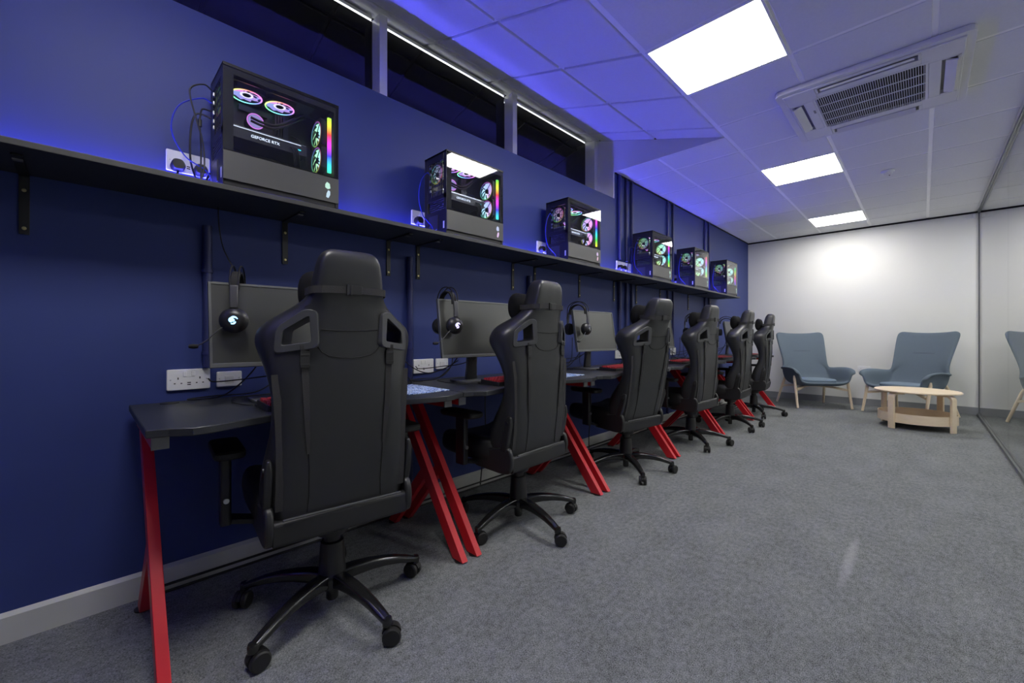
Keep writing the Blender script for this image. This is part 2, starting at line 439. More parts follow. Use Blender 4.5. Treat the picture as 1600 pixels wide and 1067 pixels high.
# ------------------------------------------------------------------ air conditioner, smoke detector
t = thing('ceiling_air_conditioner', 'white square ceiling cassette air conditioner with dark slatted intake grille', 'air conditioner', (1.948, 3.72, H-.013))
W = .463
def slab(h0, h1, o0, o1, mb):
    mb.loft([[(*p, h0) for p in rrect(-o0, o0, -o0, o0, .05)], [(*p, h1) for p in rrect(-o1, o1, -o1, o1, .05)]])
    return mb
# panel ring with four slots cut out
out0 = rrect(-W, W, -W, W, .045); inn = rrect(-.40, .40, -.40, .40, .0005)
mb = MB()
mb.ring(rrect(-W, W, -W, W, .045), rrect(-.425, .425, -.425, .425, .002), 'z', -.022, .0115)
mb.box(-.425,.425,-.425,-.415,-.03,-.002).box(-.425,.425,.415,.425,-.03,-.002).box(-.425,-.415,-.415,.415,-.03,-.002).box(.415,.425,-.415,.415,-.03,-.002)
for sx in (-1, 1):
    for sy in (-1, 1):
        mb.box(min(sx*.25, sx*.416), max(sx*.25, sx*.416), min(sy*.25, sy*.416), max(sy*.25, sy*.416), -.03, -.002)
for a in range(4):
    m = Matrix.Rotation(a*PI/2, 4, 'Z')
    mb.box(-.25, .25, .28, .335, -.03, -.002, m)
    mb.box(-.25, -.235, .335, .416, -.03, -.002, m); mb.box(.235, .25, .335, .416, -.03, -.002, m)
    mb.box(-.25, .25, .40, .416, -.03, -.002, m)
mb.build('fascia', M['acwhite'], t, smooth=0, bevel=.003)
for a in range(4):
    m = Matrix.Rotation(a*PI/2, 4, 'Z') @ Matrix.Translation((0, .352, -.024)) @ Matrix.Rotation(R(-20), 4, 'X')
    f = MB(); f.loft([[m @ Vector((x, *p)) for p in rrect(-.001, .052, -.004, .004, .003)] for x in (-.22, .22)])
    f.build('louvre_flap', M['acwhite'], t)
MB().box(-.40, .40, -.40, .40, -.0030, -.0015).build('inner_duct', M['cap'], t, smooth=0)
MB().box(-.272, .272, -.268, .268, -.014, -.0125).build('filter_backing', M['dark'], t, smooth=0)
mb = MB()
mb.ring([(-.279,-.279),(.279,-.279),(.279,.279),(-.279,.279)], [(-.266,-.262),(.266,-.262),(.266,.262),(-.266,.262)], 'z', -.031, -.012)
for k in range(46):
    x = -.266 + .532*(k+.5)/46
    mb.box(x-.0016, x+.0016, -.263, .263, -.030, -.025)
for k in range(1, 4):
    y = -.262 + .524*k/4
    mb.box(-.267, .267, y-.0028, y+.0028, -.0312, -.026)
mb.build('intake_grille', M['acwhite'], t, smooth=0)
MB().box(-.30, -.288, -.10, -.05, -.0315, -.0295).build('badge', M['cap'], t, smooth=0)
t = thing('smoke_detector', 'small round white smoke detector on the ceiling beyond the air conditioner', 'smoke detector', (1.955, 5.577, H))
MB().lathe([(.0,-.001),(.052,-.001),(.052,-.012),(.046,-.02),(.0,-.02)]).build('base', M['socket'], t)
MB().lathe([(.0,-.0195),(.034,-.0195),(.036,-.03),(.028,-.043),(.0,-.046)]).build('sensor_dome', M['acwhite'], t)
MB().lathe([(.0,-.0435),(.006,-.0435),(.005,-.049),(.0,-.050)], (.012,0,0), n=12).build('indicator', M['dark'], t)

# ------------------------------------------------------------------ shelf, brackets, LED strip, pipes
SX, ST, SB = .3235, 1.602, 1.582
tag(MB().box(.002, SX, YB+.02, 6.62, SB, ST).build('wall_shelf', M['shelf'], smooth=0, bevel=.0015), 'long black wall shelf carrying the row of computer towers', 'shelf')
led = thing('led_strip', 'glowing blue light strip along the back of the long shelf', 'light strip', (.0, YB+.1, ST))
MB().box(.008, .018, 0, 6.50-YB, .0005, .004).build('strip_backing', M['socket'], led, smooth=0)
MB().box(.009, .017, 0.01, 6.49-YB, .004, .006).build('light_emitter', M['led'], led, smooth=0)
ORD = ['nearest', 'second', 'third', 'fourth', 'fifth', 'sixth', 'seventh', 'eighth', 'ninth', 'tenth', 'eleventh', 'farthest']
br = None
BRY = [-.145, .677, 1.225, 1.424, 2.251, 2.50, 3.105, 3.694, 4.15, 4.72, 5.547, 6.33]
for i, y in enumerate(BRY):
    if br is None:
        br = thing('shelf_bracket', '', 'shelf bracket')
        MB().box(.0015, .0075, -.0125, .0125, -.205, -.0015).build('wall_leg', M['black_metal'], br, smooth=0, bevel=.001)
        MB().box(.0075, .245, -.0125, .0125, -.0075, -.0015).build('shelf_arm', M['black_metal'], br, smooth=0, bevel=.001)
        MB().box(.196, .214, -.011, .011, -.0115, -.0076).build('arm_tip', M['cap'], br, smooth=0)
        for z in (-.055, -.185):
            MB().lathe([(0,.0076),(.0062,.0076),(.005,.0100),(0,.0104)], (0,0,z), 'x', 12).build('screw', M['lime'], br)
        o = br
    else: o = copy_tree(br)
    o.location = (0, y, SB)
    o['label'] = 'black L-shaped shelf bracket screwed to the navy wall, %s from the camera along the shelf' % ORD[i]
    o['group'] = 'brackets under the shelf'
# painted pipes running up the wall
PIPES = [(.367, .017, .897, 1.50, 'thick navy pipe on the wall behind the nearest monitor'),
         (1.357, .017, .02, 1.50, 'thick navy pipe on the wall left of the second monitor'),
         (2.42, .018, .02, 1.50, 'thick navy pipe on the wall between the second and third desks'),
         (3.775, .018, .90, H-.02, 'first painted pipe past the window end, running to the ceiling'),
         (3.919, .014, .02, H-.02, 'second painted pipe past the window end, running to the ceiling'),
         (4.032, .014, .02, H-.02, 'third painted pipe past the window end, just left of the fourth tower'),
         (4.90, .014, .02, H-.02, 'left pipe of the pair rising between the fourth and fifth towers'),
         (5.050, .014, .90, H-.02, 'right pipe of the pair rising behind the fifth tower'),
         (6.103, .014, .02, H-.02, 'left pipe of the pair rising left of the farthest tower'),
         (6.263, .014, .02, H-.02, 'right pipe of the pair rising behind the farthest tower')]
for y, r, z0, z1, l in PIPES:
    p = thing('wall_pipe', l, 'pipe', (r+.003, y, 0), 0, 'pipes on the navy wall')
    if z1 > SB:
        MB().cyl((0,0,max(z0,.105)), (0,0,SB-.001), r, n=14).build('lower_run', M['pipe'], p)
        MB().cyl((0,0,1.805 if y < 4.04 or 6.0 < y < 6.2 else ST+.007), (0,0,z1), r, n=14).build('upper_run', M['pipe'], p)
    else:
        MB().cyl((0,0,max(z0,.105)), (0,0,z1), r, n=14).build('pipe_run', M['pipe'], p)
    for z in (.95, 1.30):
        MB().ring([(c*(r+.004), s*(r+.004)) for c, s in [(math.cos(a*PI/8), math.sin(a*PI/8)) for a in range(16)]], [(c*r*.98, s*r*.98) for c, s in [(math.cos(a*PI/8), math.sin(a*PI/8)) for a in range(16)]], 'z', z, z+.012).build('pipe_clip', M['pipe'], p)

# ------------------------------------------------------------------ sockets
def double_socket(y0, z0, label, group, w=.146, plugs=(), rz=0, loc=None):
    t = thing('wall_socket', label, 'socket', loc or (.0015, y0, z0), rz, group)
    MB().loft([[(x, *p) for p in rrect(o, w-o, o, .086-o, .006)] for x, o in ((0,0),(.007,0),(.0095,.002))]).build('face_plate', M['socket'], t)
    n = 2 if w > .12 else 1
    for k in range(n):
        yc = w/2 + (k-.5)*.014*n if n == 2 else w/2
        MB().box(.009, .0125, yc-.006, yc+.006, .056, .076).build('switch', M['socket'], t, smooth=0, bevel=.001)
    for k, yc in enumerate([w*.25, w*.75] if n == 2 else [w/2]):
        h = MB()
        h.box(.0093, .0098, yc-.002, yc+.002, .044, .053).box(.0093, .0098, yc-.014, yc-.008, .026, .030).box(.0093, .0098, yc+.008, yc+.014, .026, .030)
        h.build('pin_holes', M['dark'], t, smooth=0)
    if n == 2: MB().box(.0093, .0098, w/2-.006, w/2+.006, .020, .024).box(.0093, .0098, w/2-.006, w/2+.006, .028, .032).build('usb_ports', M['dark'], t, smooth=0)
    for yy in (.012, w-.012):
        MB().lathe([(0,.0094),(.003,.0094),(.0025,.0102),(0,.0103)], (0,yy,.043), 'x', 10).build('screw', M['chrome'], t)
    return t
def spur(y0, z0, label, group):  # fused spur: plate with a fuse cover, no outlet
    t = thing('fused_spur', label, 'fused spur', (.0015, y0, z0), 0, group); w = .094
    MB().loft([[(x, *p) for p in rrect(o, w-o, o, .066-o, .006)] for x, o in ((0,0),(.007,0),(.0095,.002))]).build('face_plate', M['socket'], t)
    MB().box(.009, .0115, .030, .064, .016, .046).build('fuse_cover', M['acwhite'], t, smooth=0, bevel=.001)
    for yy in (.010, w-.010):
        MB().lathe([(0,.0094),(.003,.0094),(.0025,.0102),(0,.0103)], (0,yy,.036), 'x', 10).build('screw', M['chrome'], t)
    return t
double_socket(.233, .805, 'white double socket on the navy wall above the nearest desk end', 'sockets above the desks')
spur(.402, .807, 'small white fused spur plate below the nearest monitor', 'small fused spurs above the desks')
double_socket(1.388, .803, 'white double socket behind tangled cables, left of the second monitor stand', 'sockets above the desks')
spur(1.553, .822, 'small white fused spur plate just left of the second monitor stand', 'small fused spurs above the desks')
double_socket(3.717, .806, 'white double socket right of the third monitor', 'sockets above the desks')
double_socket(5.0, .806, 'white double socket between the fourth and fifth desks, half hidden by chairs', 'sockets above the desks')
double_socket(0, 0, 'white socket low on the end wall between the two armchairs', None, loc=(1.50, YE-.0015, .50), rz=-PI/2)
SHY = [.231, 1.376, 2.524, 3.735, 5.08, 6.00]
TOWER = ['nearest', 'second', 'third', 'fourth', 'fifth', 'farthest']
for i, y in enumerate(SHY):
    double_socket(y, 1.706, 'white double socket just above the shelf, beside the %s computer tower' % TOWER[i], 'sockets above the shelf')

# ------------------------------------------------------------------ computer towers
double_socket(3.886, 1.706, 'white double socket above the shelf under painted pipes, left of tower four', 'sockets above the shelf')
PCX, PCY = .06, [.372, 1.434, 2.573, 3.968, 5.054, 6.188]
CW, CD, CH = .22, .447, .488
def text_mesh(s, size, name, mat, parent, m):
    cu = bpy.data.curves.new(name, 'FONT'); cu.body = s; cu.size = size; cu.extrude = .0004; cu.align_x = 'CENTER'
    o = bpy.data.objects.new('tmp', cu); COL.objects.link(o)
    bpy.context.view_layer.update()
    me = bpy.data.meshes.new_from_object(o.evaluated_get(bpy.context.evaluated_depsgraph_get()))
    bpy.data.objects.remove(o); me.transform(m); me.materials.clear(); me.materials.append(mat)
    r = bpy.data.objects.new(name, me); COL.objects.link(r); r.parent = parent; return r
def fan(parent, c, axis, r, ringmat, blademat, name='case_fan'):
    """frame with LED ring, 9 swept blades and a hub; built round its own origin"""
    rot = {'z': Matrix.Identity(4), 'y': Matrix.Rotation(PI/2, 4, 'X')}[axis]
    b = MB(rot)
    n = 40
    cs = [(math.cos(2*PI*k/n), math.sin(2*PI*k/n)) for k in range(n)]
    sq = [(max(-1, min(1, 1.25*a))*(r+.006), max(-1, min(1, 1.25*d))*(r+.006)) for a, d in cs]
    b.ring(sq, [(a*(r+.002), d*(r+.002)) for a, d in cs], 'z', -.010, .010)
    b.lathe([(0,-.006),(.014,-.006),(.016,0),(.014,.007),(0,.007)])
    for k in range(4):
        m4 = Matrix.Rotation(PI/4+k*PI/2, 4, 'Z'); b.box(.012, r+.003, -.0022, .0022, .0075, .0095, m4)
    f = b.build(name, M['plastic'], parent, loc=c)
    for zz in ((-.0102, .0102)):
        MB(rot).ring([(a*(r+.0015), d*(r+.0015)) for a, d in cs], [(a*(r-.004), d*(r-.004)) for a, d in cs], 'z', zz-.0008, zz+.0008).build('led_ring', ringmat, f, smooth=0)
    bl = MB(rot)
    for k in range(9):
        a0 = 2*PI*k/9; rows = []
        for q in range(5):
            rr = .017 + (r-.021)*q/4; sw = a0 + .55*q/4
            rows.append([(rr*math.cos(sw), rr*math.sin(sw), -.004), (rr*math.cos(sw+.33), rr*math.sin(sw+.33), .000), (rr*math.cos(sw+.64), rr*math.sin(sw+.64), .005),
                         (rr*math.cos(sw+.64), rr*math.sin(sw+.64), .006), (rr*math.cos(sw+.33), rr*math.sin(sw+.33), .001), (rr*math.cos(sw), rr*math.sin(sw), -.003)])
        bl.loft(rows)
    bl.build('fan_blades', blademat, f)
    MB(rot).ring([(a*.024, d*.024) for a, d in cs], [(a*.0165, d*.0165) for a, d in cs], 'z', -.0045, -.0035).build('hub_light', M['hubglow'], f, smooth=0)
    return f
def make_pc():
    t = thing('computer_tower', '', 'computer')
    k = MB()
    k.box(.006, CW-.016, .002, CD, .017, .024)                     # floor
    k.box(.0, CW, .0, CD+.002, CH-.012, CH)                        # lid
    k.box(.0, .004, .0, CD, .016, CH)                              # far side
    k.box(.004, CW-.004, CD-.012, CD+.002, .016, CH)               # front panel
    k.box(.004, CW-.004, .0, .003, .016, .155).box(.004, .03, .0, .003, .155, CH)   # rear sheet, lower
    k.box(.03, CW-.004, .0, .003, .215, .245).box(.03, .075, .0, .003, .245, .30).box(CW-.03, CW-.004, 0, .003, .155, CH).box(.03, CW-.03, 0, .003, .44, CH)
    k.box(.03, .05, .0, .003, .30, .44)
    k.box(.028, .032, .003, CD-.012, .024, CH-.012)                # motherboard tray
    k.box(.03, CW-.008, .003, CD-.012, .150, .154)                 # power supply shroud top
    for s in range(5): k.box(.05, CW-.03, .0, .003, .158+s*.0115, .165+s*.0115)
    for s in range(7): k.box(.05+s*.021, .053+s*.021, .0, .003, .245, .44)
    for s in range(5): k.box(.05, CW-.03, .0, .003, .30+s*.032, .303+s*.032)
    k.build('case', M['case'], t, smooth=0, bevel=.001, seg=1)
    f = MB()
    for x in (.02, CW-.05):
        for y in (.02, CD-.07): f.box(x, x+.03, y, y+.05, 0.0006, .0165)
    for q, (x, y) in enumerate([(a, b) for a in (.02, CW-.05) for b in (.02, CD-.07)]):
        MB().box(x, x+.03, y, y+.05, .0006, .0165).build('foot', M['rubber'], t, smooth=0, bevel=.002)
    k = MB().box(CW-.016, CW-.009, .004, CD-.004, .017, .040).build('bottom_rail', M['case'], t, smooth=0)
    MB().box(CW-.005, CW, .001, CD+.001, .036, .148).build('side_panel', M['shroud'], t, smooth=0, bevel=.001)
    # smoked glass with a printed black border
    gz0, gz1 = .150, CH-.001
    gl = MB().box(CW-.0035, CW, .001, CD+.001, gz0, gz1).build('glass_panel', M['pcglass'], t, smooth=0)
    MB().ring([(.002,gz0+.001),(CD,gz0+.001),(CD,gz1-.012),(.002,gz1-.012)], [(.036,gz0+.004),(CD-.020,gz0+.004),(CD-.020,gz1-.036),(.036,gz1-.036)], 'x', CW-.0052, CW-.004).build('printed_border', M['dark'], gl, smooth=0)
    # motherboard, cooler, memory
    mbd = MB().box(.033, .037, .02, .29, .165, .455)
    mbd.box(.037, .055, .02, .055, .30, .45).box(.037, .050, .09, .20, .40, .425).box(.037, .046, .20, .29, .17, .20).build('motherboard', M['pcb'], t, smooth=0, bevel=.001)
    for s in range(4): MB().box(.037, .072, .225+s*.011, .231+s*.011, .30, .42).build('memory_stick', M['gpu'], t, smooth=0)
    pm = MB().lathe([(0,.037),(.034,.037),(.034,.078),(.031,.082),(0,.082)], (0,.145,.355), 'x', 32).build('cooler_pump', M['plastic'], t)
    MB().lathe([(0,.0822),(.028,.0822),(.026,.084),(0,.0845)], (0,.145,.355), 'x', 32).build('pump_display', M['pump'], pm)
    MB().ring([(.145+.033*math.cos(a*PI/16), .355+.033*math.sin(a*PI/16)) for a in range(32)], [(.145+.029*math.cos(a*PI/16), .355+.029*math.sin(a*PI/16)) for a in range(32)], 'x', .0815, .0838).build('pump_ring', M['pumpring'], pm, smooth=0)
    for dz in (0, -.014):
        MB().tube(spline([(.092,.125,.362+dz),(.100,.165,.352+dz),(.10,.21,.355+dz),(.095,.26,.385+dz),(.088,.31,.43+dz),(.085,.34,.452+dz)], 6), .0058, 8).build('coolant_hose', M['rubber'], t)
    # graphics card
    gp = MB().loft([[(x, *p) for p in rrect(.006, .325, .229, .273, .006)] for x in (.040, .172)]).build('graphics_card', M['gpu'], t)
    MB().box(.041, .173, .008, .322, .2735, .2765).build('back_plate', M['chrome'], gp, smooth=0)
    MB().box(.1722, .1732, .010, .30, .2702, .2720).build('edge_light', M['lettering'], gp, smooth=0)
    MB().box(.1722, .1735, .262, .30, .2475, .252).build('cyan_light', M['cyan'], gp, smooth=0)
    text_mesh('GEFORCE RTX', .0165, 'card_lettering', M['lettering'], gp, Matrix.Translation((.1728, .160, .2440)) @ Matrix.Rotation(PI/2, 4, 'Z') @ Matrix.Rotation(PI/2, 4, 'X'))
    for q in range(4):
        MB().tube(spline([(.165,.255+q*.007,.255),(.185,.262+q*.007,.240),(.175,.272+q*.007,.19),(.13,.285+q*.007,.16),(.10,.29+q*.007,.152)], 5), .0032, 6).build('power_lead', M['rubber'], gp)
    for q in range(3):
        MB().tube(spline([(.038,.30+q*.012,.36-q*.05),(.07,.335,.33-q*.03),(.06,.36,.25),(.05,.37,.16)], 5), .004, 6).build('wire', M['rubber'], t)
    # radiator and fans
    MB().box(.05, .175, .03, .36, .4575, .475).build('radiator', M['pcb'], t, smooth=0)
    fan(t, (.112, .105, .444), 'z', .056, M['ring'], M['bladez'])
    fan(t, (.112, .232, .444), 'z', .056, M['ring'], M['bladez'])
    for z in (.365, .245): fan(t, (.128, .392, z), 'y', .056, M['ringy'], M['bladey'])
    fan(t, (.112, .018, .372), 'y', .054, M['rearled'], M['rearblade'], 'rear_fan')
    lb = MB().box(-.004, .004, -.008, .008, -.125, .125).build('light_bar', M['strip'], t, smooth=0, loc=(.200, .413, .30))
    # glimpse of the lowest fan through the side panel
    pw = MB()
    for pl in ([(-.002,.036),(.010,.030),(.013,.010),(.002,.004),(-.010,.010),(-.010,.024)], [(.003,.000),(.012,-.004),(.012,-.020),(.004,-.036),(-.006,-.032),(-.004,-.016)]):
        pw.prism(pl, 'x', -.0006, .0004)
    pw.build('panel_window', M['window'], t, smooth=0, loc=(CW, .397, .088))
    # rear details
    MB().box(.185, .198, -.0008, .0005, .045, .085).build('sticker', M['sticker'], t, smooth=0)
    MB().box(.035, .046, -.0008, .0005, .04, .06).build('sticker', M['sticker'], t, smooth=0)
    MB().box(.05, .14, -.004, .002, .045, .13).build('power_supply_grille', M['gpu'], t, smooth=0, bevel=.002)
    for z in (.275, .30, .335, .375, .41): MB().box(.055, .07, -.004, .002, z, z+.014).build('port', M['chrome'], t, smooth=0)
    return t
pc0 = make_pc()
for i, y in enumerate(PCY):
    o = pc0 if i == 0 else copy_tree(pc0)
    o.location = (PCX, y, ST)
    def paint(q, c):
        q.color = c
        for ch in kids(q): paint(ch, c)
    paint(o, [(.74,.42,0,1), (.80,.64,0,1), (.48,.76,0,1), (.50,.40,0,1), (.52,.46,0,1), (.95,.42,0,1)][i])
    tag(o, ['black glass-sided computer tower nearest the camera on the shelf, rainbow fans fully visible',
            'second computer tower along the shelf, its glass mirroring a ceiling light',
            'third computer tower along the shelf, below the end of the windows',
            'fourth computer tower along the shelf, just past the window end',
            'fifth computer tower along the shelf, last but one',
            'farthest computer tower, at the far end of the shelf'][i], 'computer', 'computer towers on the shelf')

# cables behind the towers: power cables with plugs and blue network cables
def plug_cable(y, z, path, label, group, name='power_cable'):
    t = thing(name, label, 'cable', (.0, y, z), 0, group)
    x0 = .0125
    MB().loft([[(x, *p) for p in rpoly([(-.017,-.024),(.017,-.024),(.026,-.002),(.014,.022),(-.014,.022),(-.026,-.002)], .010, 3)] for x in (x0, x0+.030)] + [[(x0+.040, p[0]*.8, p[1]*.8) for p in rpoly([(-.017,-.024),(.017,-.024),(.026,-.002),(.014,.022),(-.014,.022),(-.026,-.002)], .010, 3)]]).build('plug', M['rubber'], t)
    MB().tube(spline([(x0+.018,0,-.020)] + [Vector(p) - Vector((0,y,z)) for p in path], 7), .0038, 8).build('cord', M['rubber'], t)
for i, yp in enumerate(PCY):
    ys = SHY[i]; jy = lambda a=.01: random.uniform(-a, a)
    near = 'nearest second third fourth fifth farthest'.split()[i]
    plug_cable(ys+.036, 1.728, [(.034, ys+.036, 1.672), (.045, min(ys+.06, yp-.03), 1.628), (.075, min(ys+.115, yp-.045), 1.620), (.09, yp-.045, 1.622), (.12, yp-.030, 1.65), (.14, yp-.016, 1.69)],
               'black plug and power cable of the %s tower, in the left of its socket' % near, 'tower power cables')
    yr = ys+.112
    if i != 5 and yr < yp-.025:
        plug_cable(yr, 1.728, [(.034, yr, 1.676), (.070, yr-.020, 1.668), (.098, yr-.045, 1.74), (.110, yr-.045, 1.86), (.115, yr-.03, 1.92), (.118, yp-.03, 1.925), (.120, yp-.010, 1.92)],
                   'black lead looping up behind the %s tower from the right of its socket' % near, 'leads looping behind the towers')
    w = .085 if i == 0 else .05
    tag(MB().tube(spline([(.118, yp-.006, 1.985), (.120, yp-w*.5, 1.99), (.125, yp-w*1.35, 1.93), (.120, yp-w*1.6, 1.83), (.12, yp-w*1.1, 1.74), (.14, yp-.035, 1.70), (.17, yp-.02, 1.66), (.18, yp-.02, 1.612)], 8), .0026, 8).build('network_cable', M['blue_cable']),
        'thin blue network cable looping behind the %s tower' % near, 'cable', 'blue network cables')
yp = PCY[0]
tag(MB().tube(spline([(.15, yp-.010, 2.02), (.16, yp-.04, 2.03), (.165, yp-.085, 1.99), (.165, yp-.07, 1.90), (.165, yp-.045, 1.80), (.17, yp-.04, 1.70), (.19, yp-.060, 1.610)], 8), .0030, 8).build('video_cable', M['rubber']),
    'black video cable arching highest behind the nearest tower', 'cable')
c = thing('adapter_cable', 'black cable with a lump hanging midway behind the nearest tower', 'cable', (.14, yp-.03, 1.88))
MB().tube(spline([(-.02, .024, .07), (-.015, -.008, .066), (0, -.018, .03), (0, -.020, 0), (.0, -.016, -.10), (.01, -.018, -.20), (.03, -.02, -.268)], 8), .003, 8).build('cord', M['rubber'], c)
MB().lathe([(0,-.016),(.007,-.014),(.007,.014),(0,.016)], (0,-.020,.0), 'z', 12).build('ferrite_bead', M['rubber'], c)

# ------------------------------------------------------------------ desks
DP, DY0, DL, DZ = 1.133, .118, 1.124, .765
def make_desk():
    t = thing('gaming_desk', '', 'desk')
    edge = [(0,.640),(.05,.652),(.10,.688),(.15,.685),(.22,.662),(.31,.634),(.42,.602),(.56,.594),(.70,.602),(.80,.634),(.88,.660),(.95,.680),(1.0,.688),(1.05,.676),(1.085,.658),(DL,.645)]
    poly = [(.024,0)] + [(x, y) for y, x in edge] + [(.024,DL)]
    MB().prism(poly, 'z', DZ-.024, DZ).build('desk_top', M['desk'], t, smooth=20, bevel=.003)
    MB().lathe([(0,DZ),(.03,DZ),(.03,DZ+.002),(.024,DZ+.003),(0,DZ+.003)], (.075, .115, 0), n=24).build('cable_grommet', M['rubber'], t)
    for y in (.038, DL-.038):
        f = MB()
        f.box(.09, .575, y-.02, y+.02, DZ-.070, DZ-.0255).build('cross_bar', M['red'], t, smooth=0, bevel=.002)
        MB().box(.575, .583, y-.021, y+.021, DZ-.071, DZ-.0250).build('end_cap', M['cap'], t, smooth=0, bevel=.001)
        leg = MB().bar([(.155, y, DZ-.068), (.672, y, .006)], .032, .060, (0,1,0))
        # cut level at the floor: snap the lowest ring
        o = leg.build('front_leg', M['red'], t, smooth=0, bevel=.002)
        for v in o.data.vertices:
            if v.co.z < .1:
                d = Vector((.517, 0, -(DZ-.074))).normalized(); v.co = v.co + d*((.006 - v.co.z)/d.z)
        MB().lathe([(0,.0005),(.026,.0005),(.026,.0055),(0,.0055)], (.672,y,0), n=16).build('foot_pad', M['rubber'], t)
        o = MB().bar([(.415, y, .370), (.085, y, .006)], .030, .050, (0,1,0)).build('rear_leg', M['red'], t, smooth=0, bevel=.002)
        for v in o.data.vertices:
            d = Vector((-.33, 0, -.364)).normalized()
            if v.co.z < .1: v.co = v.co + d*((.006 - v.co.z)/d.z)
        MB().lathe([(0,.0005),(.028,.0005),(.028,.0055),(0,.0055)], (.085,y,0), n=16).build('foot_pad', M['rubber'], t)
    MB().box(.16, .20, .062, DL-.062, DZ-.068, DZ-.028).build('rear_rail', M['black_metal'], t, smooth=0, bevel=.002)
    return t
dk = make_desk()
DL_LAB = ['dark desk with slanted red legs nearest the camera', 'second dark desk from the camera, its red legs beside the second chair', 'third dark desk from the camera along the navy wall',
          'fourth dark desk from the camera along the navy wall', 'fifth dark desk from the camera, last but one of the row', 'farthest dark desk of the row, nearest the armchairs']
for i in range(6):
    o = dk if i == 0 else copy_tree(dk)
    o.location = (0.018, DY0+DP*i, 0); tag(o, DL_LAB[i], 'desk', 'desks along the navy wall')

# ------------------------------------------------------------------ monitors
MW, MH = .54, .325
def make_monitor():
    t = thing('monitor', '', 'monitor')
    m = Matrix.Translation((0,0,1.072-DZ)) @ Matrix.Rotation(R(-9), 4, 'Y')   # tilted back; screen faces +x
    b = MB(m)
    b.ring([(-MW/2,-MH/2),(MW/2,-MH/2),(MW/2,MH/2),(-MW/2,MH/2)], [(-MW/2+.009,-MH/2+.016),(MW/2-.009,-MH/2+.016),(MW/2-.009,MH/2-.009),(-MW/2+.009,MH/2-.009)], 'x', -.012, .006)
    b.build('bezel', M['bezel'], t, smooth=0, bevel=.001, seg=1)
    MB(m).box(-.008, .003, -MW/2+.0085, MW/2-.0085, -MH/2+.0155, MH/2-.0085).build('screen', M['screen'], t, smooth=0)
    MB(m).loft([[(x, *p) for p in rrect(-MW/2*k, MW/2*k, -MH/2*k, MH/2*k, .02)] for x, k in ((-.012,.99),(-.030,.93),(-.048,.55))]).build('back_cover', M['plastic'], t)
    st = MB().loft([[(x+q[0], q[1], z) for q in rrect(-.011,.011,-w,w,.006)] for x, w, z in ((-.085,.040,.013),(-.078,.034,.10),(-.070,.030,.20),(-.062,.030,.335))]).build('stand_column', M['stand'], t)
    def fx(z): return interp([(.013,-.074),(.10,-.067),(.20,-.059),(.335,-.051)], z)
    MB().bar([(fx(z), 0, z) for z in (.150,.20,.26,.318)], .019, .004, (0,1,0)).build('red_strip', M['dkred'], st, smooth=0)
    MB().ring([(.018*math.cos(a*PI/12), .135+.018*math.sin(a*PI/12)) for a in range(24)], [(.0145*math.cos(a*PI/12), .135+.0145*math.sin(a*PI/12)) for a in range(24)], 'x', fx(.135)-.003, fx(.135)+.0025).build('cable_ring', M['silver'], st)
    MB(m).box(-.066, -.045, -.035, .035, -.05, .05).build('hinge_block', M['plastic'], t, smooth=0, bevel=.003)
    MB().prism(rrect(-.14, .045, -.125, .125, .03), 'z', .0008, .0125).build('stand_base', M['stand'], t, bevel=.002)
    return t
mon0 = make_monitor()
MON = [(.335, .590, -.05), (.365, 1.605, -.07), (.315, 2.890, -.03), (.335, 4.00, -.03), (.335, 5.13, -.03), (.335, 6.27, -.03)]
for i, (x, y, a) in enumerate(MON):
    o = mon0 if i == 0 else copy_tree(mon0)
    o.location = (x, y, DZ); o.rotation_euler.z = a
    tag(o, ['switched off black monitor on the nearest desk, half hidden by the first chair', 'switched off monitor on the second desk, screen fully in view',
            'switched off monitor on the third desk, right of the second chair', 'switched off monitor on the fourth desk, mostly behind the third chair',
            'switched off monitor on the fifth desk, mostly behind the fourth chair', 'switched off monitor on the farthest desk, mostly behind the fifth chair'][i], 'monitor', 'monitors on the desks')

